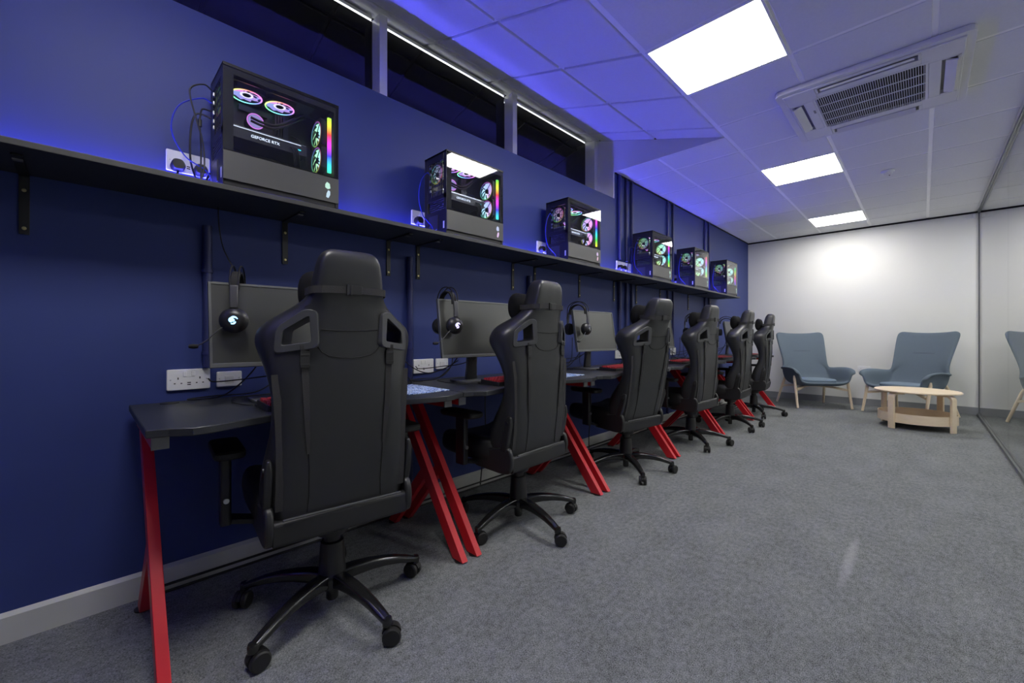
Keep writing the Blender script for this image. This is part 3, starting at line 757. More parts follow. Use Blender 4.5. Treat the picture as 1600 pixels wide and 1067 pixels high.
# ------------------------------------------------------------------ headsets hung over the monitor corners
def make_headset(violet=False):
    """origin at the point where the band rests on the monitor's top edge; cups hang in front (+x) and behind"""
    t = thing('headset', '', 'headset')
    hw = .080
    def arc(r0, z0, dy, n=17): return [(r0*math.cos(PI*k/(n-1)), dy, z0 + .062*math.sin(PI*k/(n-1))*r0/hw) for k in range(n)]
    for dy in (-.014, .014):
        MB().tube([(hw+.012, dy*.6, -.085)] + arc(hw+.008, -.005, dy) + [(-hw-.012, dy*.6, -.085)], .0030, 8).build('wire_hoop', M['plastic'], t)
    MB().bar([(hw-.006, 0, -.035)] + [(p[0]*.92, 0, p[2]-.006) for p in arc(hw, -.018, 0)] + [(-hw+.006, 0, -.035)], .030, .008, (0,1,0)).build('head_strap', M['padding'], t, bevel=.002)
    for s in (1, -1):
        MB().bar([(s*(hw+.010), 0, -.02), (s*(hw+.014), 0, -.06), (s*(hw+.012), 0, -.105)], .026, .010, (0,1,0)).build('slider_arm', M['silver'], t, bevel=.003)
        cup = MB(Matrix.Translation((s*(hw-.012), 0, -.150))).lathe([(0, s*.002),(.034, s*.002),(.046, s*.006),(.047, s*.022),(.040, s*.032),(.030, s*.040),(.022, s*.043),(0, s*.044)], (0,0,0), 'x', 32)
        c = cup.build('ear_cup', M['plastic'], t)
        MB(Matrix.Translation((s*(hw-.012), 0, -.150))).lathe([(0, -s*.014),(.026, -s*.014),(.042, -s*.010),(.045, 0),(.036, s*.004),(0, s*.004)], (0,0,0), 'x', 32).build('ear_cushion', M['padding'], c)
        if s > 0:
            lx = s*(hw-.012)+.0442; lm = M['chrome'] if violet is None else M['logoviolet'] if violet else M['logoblue']
            lg = MB()
            # swirling emblem: three tapered claws round a curved tail
            for q, (a0, r0, sp) in enumerate(((.3,.015,2.3),(2.3,.0125,1.9),(4.2,.014,1.6),(1.4,.007,3.0))):
                pts = [(lx, r0*(1-.35*k/7)*math.cos(a0+sp*k/7), -.150+r0*(1-.35*k/7)*math.sin(a0+sp*k/7)) for k in range(8)]
                lg.tube(pts, [.0008+.0026*math.sin(PI*(k+.6)/8.2) for k in range(8)], 6)
            lg.lathe([(0, lx-.0008),(.006, lx-.0008),(.005, lx+.0006),(0, lx+.0006)], (0,0,-.150), 'x', 12)
            lg.build('glowing_emblem', lm, c)
            mic = MB().tube(spline([(hw+.012, -.030, -.172), (hw+.016, -.050, -.190), (hw+.016, -.080, -.222), (hw+.012, -.110, -.243)], 6), .0024, 8).build('microphone_boom', M['silver'], t)
            MB().lathe([(0,-.136),(.006,-.134),(.0085,-.122),(.007,-.108),(0,-.106)], (hw+.012, 0, -.2445), 'y', 14).build('microphone_tip', M['padding'], mic)
    return t
import copy as _c
hs0 = make_headset(); hs1 = make_headset(True); hs2 = make_headset(None)
HST = [(.035, 0, 0), (.075, 1, 0), (.075, 2, 0), (.075, 1, 0), (.075, 1, 0), (.075, 1, 0)]
OFF = [.095, .065, .065, .065, .065, .065]
for i, (x, y, a) in enumerate(MON):
    o = hs0 if i == 0 else hs1 if i == 1 else hs2 if i == 2 else copy_tree(hs0)
    # top left corner of the tilted screen
    topx = -math.sin(R(9))*MH/2; topz = 1.072 + math.cos(R(9))*MH/2
    ly = -MW/2 + OFF[i]
    px = x + topx*math.cos(a) - ly*math.sin(a); py = y + topx*math.sin(a) + ly*math.cos(a)
    o.location = (px+.002, py, topz + .004); o.rotation_euler.z = a + [-.30, -.06, .05, .05, .05, .05][i]
    tag(o, ['black headset with a glowing blue emblem hung on the nearest monitor', 'black headset with a glowing violet emblem hung on the second monitor',
            'black headset with an unlit silver emblem hung on the third monitor', 'black headset on the fourth monitor, seen behind the third chair headrest',
            'black headset on the fifth monitor, seen behind the fourth chair headrest', 'black headset on the farthest monitor, behind the fifth chair headrest'][i], 'headset', 'headsets hung on the monitors')

# ------------------------------------------------------------------ keyboards, mats, mice
def make_keyboard():
    t = thing('keyboard', '', 'keyboard')   # long side along y; keys up
    MB().loft([[(*p, z) for p in rrect(-.075, .075, -.180, .180, .008)] for z in (.001, .012)] + [[(p[0]*.97, p[1]*.99, .024 + (-p[0])*.06) for p in rrect(-.075, .075, -.180, .180, .008)]]).build('keyboard_case', M['keydark'], t)
    k = MB()
    for r in range(6):
        for c in range(17):
            x = .058 - r*.0205; y = -.174 + c*.0206
            if r == 0 and 5 <= c <= 9:
                if c > 5: continue
                y1 = y + .0206*5 - .003
            else: y1 = y + .0176
            z0 = .020 + (-x)*.06
            k.loft([[(x-.008, y, z0), (x+.008, y, z0), (x+.008, y1, z0), (x-.008, y1, z0)], [(x-.0065, y+.0015, z0+.0135), (x+.0065, y+.0015, z0+.0135), (x+.0065, y1-.0015, z0+.0135), (x-.0065, y1-.0015, z0+.0135)]])
    k.build('keys', M['key'], t, smooth=0)['kind'] = 'stuff'
    MB().box(-.095, -.076, -.180, .180, .002, .009).build('rear_ledge', M['keydark'], t, smooth=0)
    return t
kb0 = make_keyboard()
KB = [(.512, .625, 0), (.53, 1.71, 0), (.475, 2.985, 0), (.505, 4.14, 0), (.505, 5.26, 0), (.505, 6.38, 0)]
for i, (x, y, a) in enumerate(KB):
    o = kb0 if i == 0 else copy_tree(kb0)
    o.location = (x, y, DZ); o.rotation_euler.z = a
    tag(o, ['black keyboard with red keys on the nearest desk, left of the first chair', 'black keyboard with red keys on the second desk, left of the second chair', 'black keyboard with red keys on the third desk, left of the third chair',
            'black keyboard with red keys on the fourth desk', 'black keyboard with red keys on the fifth desk', 'black keyboard with red keys on the farthest desk'][i], 'keyboard', 'keyboards on the desks')
mm = None
MATS = [(.395, 1.128+DP*k) for k in range(6)]
for i, (x, y) in enumerate(MATS):
    nm = ['nearest', 'second', 'third', 'fourth', 'fifth', 'farthest'][i]
    if i == 0: o = mm = MB().prism(rrect(-.17, .17, -.118, .118, .012), 'z', .0008, .0042).build('mouse_mat', M['camo'], smooth=20)
    else: o = mm.copy(); COL.objects.link(o)
    o.location = (x, y, DZ)
    tag(o, 'blue and white patterned mouse mat on the right of the %s desk' % nm, 'mouse mat', 'mouse mats on the desks')
ms = thing('mouse', 'mouse lying between keyboard and mat on the third desk', 'mouse', (.455, 3.215, DZ))
MB().loft([[(x_, w*math.cos(a*PI/8), max(.0008, h*math.sin(a*PI/8)) if a < 9 else .0008) for a in range(16)] for x_, w, h in ((.058,.018,.012),(.048,.029,.024),(.02,.032,.036),(-.01,.031,.039),(-.04,.028,.028),(-.058,.016,.010))]).build('shell', M['silver'], ms, sub=1)
MB().cyl((-.034,-.005,.034), (-.034,.005,.034), .007, n=12).build('scroll_wheel', M['rubber'], ms)

# ------------------------------------------------------------------ loose cables on the desks and floor
def cable(pts, r, label, name='cable', mat='rubber', group=None, n=8):
    return tag(MB().tube(spline(pts, n), r, 8).build(name, M[mat]), label, 'cable', group)
for i, (x, y, a) in enumerate(MON):
    nm = ['nearest', 'second', 'third', 'fourth', 'fifth', 'farthest'][i]
    def q(dx, dy, z): return (x+dx, y+dy, z)
    z0 = DZ+.005
    cable([q(-.060, -.075, 1.00), q(-.085, -.10, .90), q(-.12, -.19, .80), q(-.15, -.27, z0+.012), (.10, y-.30, z0+.006), (.060, y-.20, z0+.006), (.056, y-.05, z0+.008), (.050, y+.03, .83), (.046, y+.05, .90), (.044, y+.055, 1.02)], .0030, 'black video lead drooping under the %s monitor to the wall' % nm, group='video leads behind the monitors')
    cable([q(-.060, .075, 1.00), q(-.10, .10, .93), q(-.17, .02, .865), (.10, y-.08, .845), (.055, y-.20, .835), (.045, y-.225, .850)], .0028, 'black power lead sagging from the %s monitor to its socket' % nm, group='monitor power leads')
    cable([(KB[i][0]-.112, KB[i][1]-.12, z0), (x+.060, y-.155, z0), (x-.01, y-.180, z0), (x-.10, y-.180, z0), (.135, y-.13, z0), (.11, y+.03, z0), (.09, y+.13, z0), (.050, y+.16, .80), (.044, y+.165, .85), (.042, y+.17, .95)], .0024, 'thin black keyboard lead looping over the %s desk' % nm, group='keyboard leads')
    if i: cable([(.006, y-.335, .99), (.045, y-.325, .915), (.095, y-.27, .845), (.14, y-.20, .815), (.20, y-.13, .84), (.235, y-.055, .885)], .0030, 'black lead sweeping down past the wall to the back of the %s monitor stand' % nm, group='leads sweeping to the monitor stands')
    Y = y + .62 if i == 0 else y
    X = .048 if i == 0 else 0
    cable([(.120-X, Y-.36, z0+.001), (.150-X, Y-.40, .83), (.165-X, Y-.42, .90), (.150-X, Y-.39, .95), (.125-X, Y-.355, .90), (.120-X, Y-.345, .82), (.150-X, Y-.33, .79), (.19-X, Y-.345, z0), (.22-X, Y-.40, z0), (.18-X, Y-.45, z0), (.13-X, Y-.43, z0)], .0026, 'looped spare lead lying in a loose coil by the %s monitor' % nm, group='loose coils beside the monitors')
    cable([(.05, y+.33, DZ-.03), (.045, y+.33, .55), (.055, y+.325, .35), (.05, y+.30, .16), (.075, y+.26, .030)], .0045, 'black cable hanging down the wall under the %s desk' % nm, group='cables hanging under the desks')
cable([(.038, .175, .006), (.041, .8, .006), (.038, 1.9, .006), (.042, 3.2, .006), (.038, 4.6, .006), (.041, 6.85, .006)], .0055, 'long black floor cable lying along the foot of the skirting, lower of two', n=10)
cable([(.0235, .20, .026), (.0232, .9, .024), (.0235, 2.0, .025), (.0232, 3.3, .024), (.0235, 4.7, .025), (.0235, 6.80, .024)], .0055, 'long black cable clipped along the white skirting, upper of two', n=10)

cable([(.05, .400, SB-.002), (.055, .402, 1.50), (.075, .415, 1.40), (.12, .450, 1.30), (.18, .480, 1.22), (.235, .49, 1.14)], .0024, 'thin black lead dropping from the shelf behind the nearest monitor')
# ------------------------------------------------------------------ gaming chairs
WTAB = [(.34,.185),(.37,.215),(.42,.232),(.50,.242),(.60,.236),(.70,.228),(.80,.224),(.88,.232),(.95,.250),(1.0,.266),(1.04,.265),(1.07,.245),(1.10,.200),(1.13,.158),(1.155,.130),(1.18,.120),(1.22,.112),(1.26,.106),(1.29,.099),(1.310,.088),(1.322,.066)]
XTAB = [(.34,.140),(.45,.160),(.60,.178),(.80,.192),(.95,.203),(1.05,.210),(1.15,.221),(1.25,.234),(1.29,.236),(1.31,.230),(1.322,.212)]
DTAB = [(.34,.08),(.42,.14),(.55,.185),(.64,.145),(.70,.110),(.80,.106),(.88,.130),(1.0,.135),(1.07,.12),(1.15,.105),(1.25,.10),(1.29,.09),(1.31,.07),(1.322,.04)]
def xb(z): return interp(XTAB, z)
def make_chair(recline=0.0):
    t = thing('gaming_chair', '', 'chair')
    B = Matrix.Translation((.10,0,.42)) @ Matrix.Rotation(recline, 4, 'Y') @ Matrix.Translation((-.10,0,-.42))
    # --- backrest shell
    rings = []
    for z in [.34,.352,.37,.42,.50,.60,.70,.80,.88,.95,1.0,1.035,1.06,1.08,1.10,1.12,1.14,1.16,1.185,1.22,1.26,1.285,1.302,1.314,1.322]:
        w, x, d = interp(WTAB, z), xb(z), interp(DTAB, z)
        bw = w*interp([(.34,1),(.45,1.07),(.55,1.09),(.66,1.03),(.75,1.0)], z); hk = interp([(1.12,0),(1.2,1)], z)
        half = [(x,0),(x-.001,.34*w),(x-.003+.002*hk,(.66+.08*hk)*w),(x-.010+.006*hk,(.84+.09*hk)*w),(x-.028+.012*hk,(.955+.035*hk)*w),(x-.062,1.0*w),(x-d*.75,.985*bw),(x-d,.92*bw),(x-d*1.02,.80*bw),(x-min(d*.92,.115),.62*w),(x-min(d*.88,.100),.35*w),(x-min(d*.88,.098),0)]
        sk = interp([(.84,0),(.93,.55),(.98,1),(1.09,1),(1.14,.35),(1.17,0)], z)
        if sk > 0:
            d2 = d + .045*sk
            wr = [(x,0),(x-.002,.34*w),(x-.012,.52*w),(x-.037,.74*w),(x-.060,.90*w),(x-.092,1.0*w),(x-d2*.97,1.0*w),(x-d2*1.12,.93*w),(x-d2*1.10,.80*w),(x-.140,.62*w),(x-.108,.35*w),(x-.100,0)]
            half = [(p[0]+(q[0]-p[0])*sk, p[1]+(q[1]-p[1])*sk) for p, q in zip(half, wr)]
        ring = [(a, b, z) for a, b in half] + [(a, -b, z) for a, b in reversed(half[1:-1])]
        rings.append(ring)
    shell = MB().loft(rings)
    tmp = shell.build('tmp', M['leather'], smooth=60, sub=2)
    holes = []
    hole = [(-.043,1.010),(.046,.998),(.040,1.046),(-.036,1.092)]
    hr = rpoly(hole, .010, 4)
    WA = R(26)
    def wing(s):   # local x = outward normal of the wing, y = along the wing away from the spine
        n_, t_ = Vector((math.cos(WA), s*math.sin(WA), 0)), Vector((-math.sin(WA), s*math.cos(WA), 0))
        m = Matrix.Identity(4)
        for i_ in range(3): m[i_][0] = n_[i_]; m[i_][1] = t_[i_]; m[i_][2] = (0,0,1)[i_]
        m.translation = Vector((xb(1.04)-.025, s*.162, 0))
        return m
    cut = MB()
    for s in (1, -1):
        c_ = MB(wing(s)).prism(hr, 'x', -.20, .10); cut.add(c_.v, c_.f)
    co = cut.build('cut', M['leather'], smooth=0)
    bo = tmp.modifiers.new('b', 'BOOLEAN'); bo.operation = 'DIFFERENCE'; bo.object = co; bo.solver = 'EXACT'
    bpy.context.view_layer.update()
    me = bpy.data.meshes.new_from_object(tmp.evaluated_get(bpy.context.evaluated_depsgraph_get()))
    bpy.data.objects.remove(tmp); bpy.data.objects.remove(co)
    me.transform(B); me.polygons.foreach_set('use_smooth', [True]*len(me.polygons)); me.set_sharp_from_angle(angle=R(50))
    while len(me.materials) > 1: me.materials.pop()
    me.name = 'backrest'
    back = bpy.data.objects.new('backrest', me); COL.objects.link(back); back.parent = t
    # slot frames
    for s in (1, -1):
        big = [(-.066,.990),(.070,.972),(.062,1.056),(-.022,1.117),(-.062,1.112)]
        MB(B @ wing(s)).ring(rpoly(big, .020, 4), rpoly([(-.043,1.010),(.046,.998),(.040,1.046),(-.030,1.0905),(-.0365,1.0915)], .008, 4), 'x', -.022, .0075).build('slot_frame', M['slotframe'], back, smooth=25, bevel=.002)
    # seams on the rear face
    def on(y, z, e=.0005):
        w = interp(WTAB, z); k = abs(y)/w; off = interp([(0,0),(.34,.001),(.66,.003),(.84,.010),(.955,.028)], k)
        sk = interp([(.84,0),(.93,.55),(.98,1),(1.09,1),(1.14,.35),(1.17,0)], z)
        off = off + (interp([(0,0),(.34,.002),(.52,.012),(.74,.037),(.90,.060),(1,.092)], k) - off)*sk
        return (xb(z)-off+e, y, z)
    def seam(pts, r=.0018, name='seam'): MB(B).tube([on(*p) for p in pts], r, 6).build(name, M['seam'], back)
    seam([(-.095,1.050),(-.05,1.047),(0,1.046),(.05,1.047),(.095,1.050)])
    seam([(-.105,.993),(-.092,.976),(-.07,.962),(-.035,.955),(0,.953),(.035,.955),(.07,.962),(.092,.976),(.105,.993)])
    for s in (1, -1):
        seam([(s*.146,.955),(s*.143,.90),(s*.138,.80),(s*.130,.70),(s*.124,.60),(s*.122,.50),(s*.126,.44)])
        seam([(s*.112,1.140),(s*.128,1.130),(s*.140,1.124)], .0014)
        zz = [.905,.88,.82,.75,.65,.55,.46]
        MB(B).bar([on(s*interp([(.46,.205),(.7,.205),(.965,.222)], z), z, .0002) for z in zz], .030, .0016, (0,1,0)).build('edge_piping', M['web'], back)
        # harness strap with its buckle
        pth = [on(s*.146, .998, .008), on(s*.145, .985, .010)] + [on(s*interp([(.62,.126),(.78,.136),(.975,.144)], z), z, .0040) for z in (.97,.93,.88,.82,.76,.70,.64)]
        sp = MB(B).bar(pth, [.022,.022,.022,.022,.021,.019,.017,.014,.010], .0030, (0,1,0)).build('harness_strap', M['web'], t)
        bk = MB(B)
        c = Vector(on(s*.1435, .952, .0085))
        bk.loft([[c + Vector((x, p[0], p[1])) for p in rrect(-.0145, .0145, -.026, .026, .005)] for x in (-.004, .004)])
        bk.box(c.x-.004, c.x+.005, c.y-.0145, c.y+.0145, c.z+.012, c.z+.019).box(c.x-.004, c.x+.005, c.y-.0145, c.y+.0145, c.z-.019, c.z-.013)
        bk.build('strap_buckle', M['plastic'], sp, smooth=0, bevel=.001)
    # head strap round the neck
    z0 = 1.182; w = .124; x1 = xb(z0); d = .118
    loop = [(x1+.002,-w*.80,z0),(x1+.0035,0,z0+.002),(x1+.002,w*.80,z0),(x1-.022,w*1.0,z0-.002),(x1-.065,w*1.02,z0-.004),(x1-d,w*.90,z0-.004),(x1-d-.004,0,z0-.004),(x1-d,-w*.90,z0-.004),(x1-.065,-w*1.02,z0-.004),(x1-.022,-w,z0-.002)]
    lp = spline(loop + [loop[0]], 5)
    hs = MB(B).bar(lp, .024, .0024, (0,0,1)).build('head_strap', M['web'], t)
    bk = MB(B)
    bk.loft([[(x1+x, p[0], p[1]) for p in rrect(-.022, .030, z0-.014, z0+.018, .005)] for x in (.0035, .0105)])
    bk.box(x1+.003, x1+.012, -.022, -.016, z0-.017, z0+.020).box(x1+.003, x1+.012, -.010, -.005, z0-.016, z0+.019)
    bk.build('strap_buckle', M['plastic'], hs, smooth=0, bevel=.0012)
    # neck pillow on the front of the headrest
    pr = []
    for k, q in ((-1,.35),(-.93,.75),(-.7,1),(-.3,.93),(0,.9),(.3,.93),(.7,1),(.93,.75),(1,.35)):
        pr.append([(x1-.158-.010*abs(k)+.040*q*math.cos(a*PI/7), .132*k, 1.185+.082*q*math.sin(a*PI/7)) for a in range(14)])
    MB(B).loft(pr).build('neck_pillow', M['pillow'], t, sub=1)
    # lower bar behind the seat
    lb = MB(B)
    lb.loft([[(xb(.4)+p[0], y, .388+p[1]) for p in rrect(-.075, .010+.006*(1-abs(y)/.226), -.040, .040, .014)] for y in (-.226,-.20,-.10,0,.10,.20,.226)])
    lb.build('lower_bar', M['leather_dark'], t)
    MB(B).tube([(xb(.43)+.011, y, .4345) for y in (-.20,-.1,0,.1,.20)], .0042, 8).build('bar_lip', M['slotframe'], t)
    # seat
    rg = []
    for x, zt, w, zb in ((-.385,.455,.215,.400),(-.37,.478,.245,.385),(-.33,.492,.258,.375),(-.2,.496,.262,.370),(-.05,.490,.262,.370),(.05,.480,.25,.372),(.085,.46,.22,.385)):
        h = [(0,zt-.012),(.45*w,zt-.012),(.66*w,zt),(.82*w,zt+.014),(.95*w,zt+.006),(w,zt-.03),(w,zb+.02),(.9*w,zb),(.4*w,zb),(0,zb)]
        rg.append([(x,a,b) for a, b in h] + [(x,-a,b) for a, b in reversed(h[1:-1])])
    MB().loft(rg).build('seat', M['leather_dark'], t, sub=1)
    # recliner covers and hinge arms at both sides
    for s in (1, -1):
        y0, y1 = sorted((s*.224, s*.250))
        MB().prism(rpoly([(-.10,.350),(.10,.340),(.158,.350),(.172,.42),(.150,.482),(.06,.465),(-.10,.44)], .03, 4), 'y', y0, y1).build('recliner_cover', M['plastic'], t, bevel=.008, seg=3)
        MB(B).bar([(.112, s*.238, .455), (.128, s*.240, .52), (.144, s*.240, .60), (.147, s*.238, .632)], [.026,.026,.024,.014], [.044,.042,.040,.026], (0,1,0)).build('hinge_arm', M['plastic'], t, bevel=.006, seg=3)
        MB(B).cyl((.142, s*.248, .60), (.142, s*.255, .60), .008, n=14).build('hinge_bolt', M['grey_metal'], t)
        # armrest
        a = MB()
        a.loft([[(x+p[0], s*.330+p[1], z) for p in rrect(-.034,.034,-.016,.016,.010)] for x, z in ((-.10,.375),(-.10,.62))])
        ar = a.build('armrest_post', M['plastic'], t)
        MB().loft([[(p[0]-.11, s*(.325)+p[1], z) for p in rrect(-.13*k, .13*k, -.046*k, .046*k, .032)] for z, k in ((.618,.92),(.626,1),(.640,1),(.646,.94))]).build('armrest_pad', M['rubber'], ar)
        MB().bar([(-.10, s*.315, .385), (-.10, s*.24, .366), (-.10, s*.12, .362)], .07, .016, (1,0,0)).build('armrest_bracket', M['black_metal'], ar, bevel=.003)
        MB().cyl((-.066, s*.330, .462), (-.058, s*.330, .462), .009, n=12).build('armrest_button', M['chrome'], ar)
    # tilt mechanism, gas lift
    me_ = MB().box(-.15, .09, -.085, .085, .315, .372).build('tilt_mechanism', M['black_metal'], t, smooth=0, bevel=.012, seg=3)
    MB().tube([(.0,.06,.335),(.01,.20,.330),(.015,.235,.328)], .006, 8).build('tilt_lever', M['black_metal'], me_)
    MB().lathe([(0,.318),(.058,.318),(.062,.300),(.056,.284),(.030,.280),(.030,.255),(.041,.252),(.043,.235),(.048,.15),(.050,.128),(0,.128)]).build('gas_lift', M['plastic'], t)
    # five-star base, built round its own origin so that it can swivel
    hub = MB().lathe([(0,.132),(.050,.132),(.056,.118),(.052,.085),(.030,.080),(.022,.078),(.022,.036),(.018,.030),(0,.030)])
    for k in range(5):
        m = Matrix.Rotation(2*PI*k/5, 4, 'Z')
        path = [(.03,0,.112),(.08,0,.118),(.14,0,.118),(.20,0,.112),(.255,0,.101),(.30,0,.088),(.335,0,.076)]
        rr = []
        for (x, y, z), w, h in zip(path, (.052,.050,.047,.043,.039,.036,.032), (.052,.046,.040,.035,.031,.028,.024)):
            rr.append([m @ Vector((x, p[0], z+p[1])) for p in rrect(-w/2, w/2, -h/2, h/2, .012, 3)])
        hub.loft(rr)
        hub.lathe([(0,.062),(.016,.062),(.017,.080),(.014,.088),(0,.090)], m @ Vector((.335,0,0)), n=16)
    sb = hub.build('star_base', M['gloss'], t)
    for k in range(5):
        a = 2*PI*k/5; c = Vector((.335*math.cos(a), .335*math.sin(a), 0))
        ca = a + [.9, 2.2, .4, 1.6, 2.8][k]
        m = Matrix.Translation(c) @ Matrix.Rotation(ca, 4, 'Z')
        w = MB(m)
        for s in (1, -1):
            y0, y1 = (.006, .026) if s > 0 else (-.026, -.006)
            w.lathe([(0,y0),(.026,y0),(.0305,y0+.004),(.0305,y1-.004),(.026,y1),(0,y1)], (.014,0,.0310), 'y', 22)
        w.cyl((.014,-.010,.031), (.014,.010,.031), .012, n=12)
        w.cyl((0,0,.030), (0,0,.068), .007, n=10)
        ws = [(.014+.033*math.cos(q), .031+.033*math.sin(q)) for q in [R(15+150*j/10) for j in range(11)]]
        wi = [(.014+.020*math.cos(q), .031+.020*math.sin(q)) for q in [R(165-150*j/10) for j in range(11)]]
        w.prism(ws + wi, 'y', -.0062, .0062)
        w.build('caster', M['rubber'], sb)
    return t
CH_LAB = ['large black gaming chair nearest the camera, at the first desk', 'second black gaming chair from the camera, at the second desk',
          'third black gaming chair from the camera, its back leaning furthest', 'fourth black gaming chair from the camera, at the fourth desk',
          'fifth black gaming chair from the camera, last but one of the row', 'farthest black gaming chair, beside the left armchair']
CHAIRS = [(.592, .662, -6, 8), (.590, 1.695, 3, -11), (.568, 2.920, -8, 31), (.605, 4.09, -2, 27), (.628, 5.17, 3, 37), (.603, 6.21, 7, 15)]
ch0 = make_chair(); ch3 = make_chair(R(7.5))
for i, (x, y, yaw, ba) in enumerate(CHAIRS):
    o = ch0 if i == 0 else ch3 if i == 2 else copy_tree(ch0)
    o.location = (x, y, 0); o.rotation_euler.z = R(yaw)
    for c in kids(o):
        if c.name.startswith('star_base'): c.rotation_euler.z = R(ba - yaw)
    tag(o, CH_LAB[i], 'chair', 'gaming chairs along the desks')

# ------------------------------------------------------------------ armchairs
def make_armchair():
    t = thing('armchair', '', 'armchair')    # faces -y
    prof = [(-.335,.378),(-.318,.345),(-.18,.328),(-.04,.322),(.07,.330),(.135,.370),(.175,.45),(.205,.54),(.238,.64),(.290,.79),(.345,.94),(.380,1.035),(.398,1.080)]
    cols = [-8,-7,-6,-5,-4,-3,-2,-1,0,1,2,3,4,5,6,7,8]
    hwid = [.275,.282,.285,.285,.285,.284,.288,.298,.308,.322,.336,.344,.336]
    grid = []
    for r, (y, z) in enumerate(prof):
        row = []
        for c in cols:
            s = 1 if c >= 0 else -1; k = abs(c)
            if r <= 7:
                top = [.500,.560,.578,.574,.564,.556,.555,.565][r]
                lift = max(.0, top - z)
                if k <= 4: x = hwid[r]*k/4*.98; zz = z + (.012 if k == 4 else 0); yy = y
                else:
                    f = {5:.20, 6:.60, 7:.95, 8:1.0}[k]
                    ox = {5:.030, 6:.046, 7:.066, 8:.115}[k]
                    ox *= [1,1,1,1,.98,.85,.55,.22][r]
                    x = hwid[r] + ox; zz = z + lift*f; yy = y - (.02*f if r >= 5 else 0) - (.012*f if r == 0 else 0)
                    if r == 7: zz = z + .02*f; yy = y - .025*f
            else:
                f = k/8
                x = hwid[r]*math.sin(f*PI/2*.999)*1.0 if False else hwid[r]*f
                wrap = [0,0,0,0,0,0,0,0,.05,.045,.04,.035,.03][r]
                yy = y - wrap*f**3; zz = z
                if r == 12: zz = z + .030*f*f - (.030 if k == 8 else 0)
                if r == 11 and k == 8: zz = z - .004
            row.append((s*x, yy, zz))
        grid.append(row)
    n = len(cols); vs = [p for row in grid for p in row]; fs = [(r*n+c, r*n+c+1, (r+1)*n+c+1, (r+1)*n+c) for r in range(len(prof)-1) for c in range(n-1)]
    sh = MB().add(vs, fs).build('shell', M['fabric'], t, smooth=80)
    m = sh.modifiers.new('solid', 'SOLIDIFY'); m.thickness = .034; m.offset = 0
    m = sh.modifiers.new('sub', 'SUBSURF'); m.levels = m.render_levels = 2
    cu = [( .235*math.cos(a*PI/12)*(1 if abs(math.cos(a*PI/12)) > .9 else 1), .21*math.sin(a*PI/12)) for a in range(24)]
    def sup(v, e): return math.copysign(abs(v)**e, v)
    cu = [(.238*sup(math.cos(a*PI/16), .55), -.065+.205*sup(math.sin(a*PI/16), .55)) for a in range(32)]
    MB().loft([[(p[0]*k, -.065+(p[1]+.065)*k, z) for p in cu] for z, k in ((.362,.93),(.374,1.0),(.396,1.0),(.410,.96),(.414,.85))]).build('seat_cushion', M['fabric_light'], t, smooth=60)
    MB().tube([(x, interp([(.79,.290),(.94,.345)], .808)-.0175-.002*abs(x), .808) for x in (-.15,-.1,0,.1,.15)], .0028, 6).build('back_seam', M['crease'], t)
    for sx in (1, -1):
        MB().tube([(sx*.345,-.215,.462),(sx*.346,-.222,.42),(sx*.352,-.325,.006)], [.012,.019,.015], 14).build('leg', M['wood'], t)
        MB().tube([(sx*.275,.190,.420),(sx*.285,.215,.36),(sx*.335,.335,.006)], [.014,.019,.015], 14).build('leg', M['wood'], t)
    for s in (1, -1):
        MB().bar([(s*.332,-.255,.265),(s*.16,-.115,.300),(0,0,.310),(-s*.15,.120,.300),(-s*.300,.250,.265)], .030, .042, (0,0,1)).build('cross_rail', M['wood'], t, bevel=.004)
    MB().lathe([(0,.290),(.04,.290),(.04,.352),(0,.352)], n=16).build('centre_block', M['wood'], t)
    return t
ac0 = make_armchair()
ac0.location = (1.02, 7.610, 0); ac0.rotation_euler.z = R(36)
tag(ac0, 'slate blue armchair with wooden legs on the left, next to the farthest gaming chair', 'armchair', 'armchairs by the end wall')
a2 = copy_tree(ac0); a2.location = (2.074, 7.624, 0); a2.rotation_euler.z = R(-29)
tag(a2, 'slate blue armchair with wooden legs on the right, behind the round table', 'armchair', 'armchairs by the end wall')

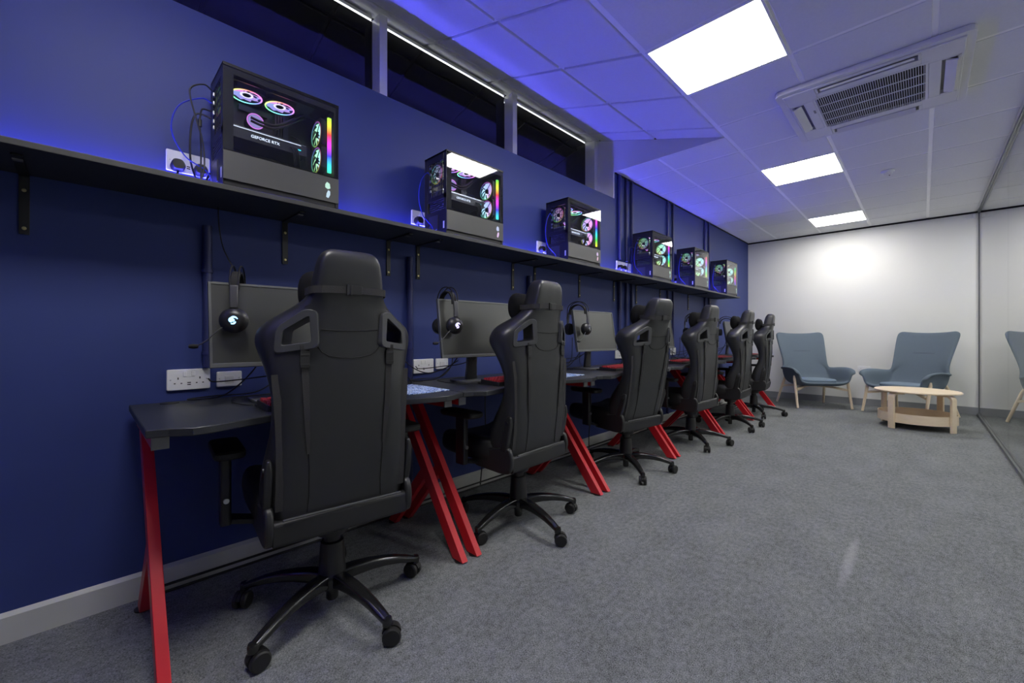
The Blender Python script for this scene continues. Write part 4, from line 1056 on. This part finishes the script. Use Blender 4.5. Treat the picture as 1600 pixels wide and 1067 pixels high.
# ------------------------------------------------------------------ coffee table
t = thing('coffee_table', 'round pale wooden coffee table with a tray shelf below', 'table', (2.150, 6.640, 0), R(10))
MB().lathe([(0,.404),(.358,.404),(.366,.408),(.366,.418),(.362,.421),(0,.421)], n=64).build('table_top', M['wood'], t)
rim = [(.334*math.cos(a*PI/32), .334*math.sin(a*PI/32)) for a in range(64)]; ri = [(.328*math.cos(a*PI/32), .328*math.sin(a*PI/32)) for a in range(64)]
tr = MB().ring(rim, ri, 'z', .070, .172).build('tray_rim', M['wood'], t)
MB().lathe([(0,.074),(.3285,.074),(.3285,.082),(0,.082)], n=64).build('tray_floor', M['wood'], t)
for k in range(4):
    a = R(-45+90*k); m = Matrix.Rotation(a, 4, 'Z')
    path = [(.348,0,.0005),(.348,0,.34)] + [(.348-.05*(1-math.cos(q)), 0, .34+.051*math.sin(q)) for q in [R(15*j) for j in range(1, 7)]] + [(.20,0,.391)]
    MB(m).bar(path, .062, .024, (0,1,0)).build('leg', M['wood'], t, smooth=40, bevel=.003)

# small bracket near the ceiling on the end wall
t = thing('ceiling_bracket', 'small white bracket high on the end wall beside the glass', 'bracket', (2.66, YE-.0015, 2.615))
MB().box(-.06, .04, -.012, 0, -.03, -.018).build('arm', M['socket'], t, smooth=0, bevel=.002)
MB().box(.015, .04, -.02, 0, -.03, .02).build('plate', M['socket'], t, smooth=0, bevel=.002)

# ------------------------------------------------------------------ camera, world, view
cam = bpy.data.cameras.new('camera'); co = bpy.data.objects.new('camera', cam); COL.objects.link(co)
cam.sensor_width = 36; cam.lens = 654.65/1600*36; cam.shift_y = -(533.5-526.22)/1600; cam.clip_start = .05
co.location = (2.2027, 0, 1.0259); co.rotation_euler = (PI/2, 0, .7755)
SC.camera = co
w = bpy.data.worlds.new('world'); SC.world = w; w.use_nodes = True
w.node_tree.nodes['Background'].inputs[0].default_value = (.02,.022,.03,1); w.node_tree.nodes['Background'].inputs[1].default_value = 1
SC.view_settings.view_transform = 'Standard'; SC.view_settings.look = 'None'; SC.view_settings.gamma = 1; SC.view_settings.exposure = 1.12
SC.view_settings.use_curve_mapping = False
SC.cycles.max_bounces = 8; SC.cycles.transparent_max_bounces = 12
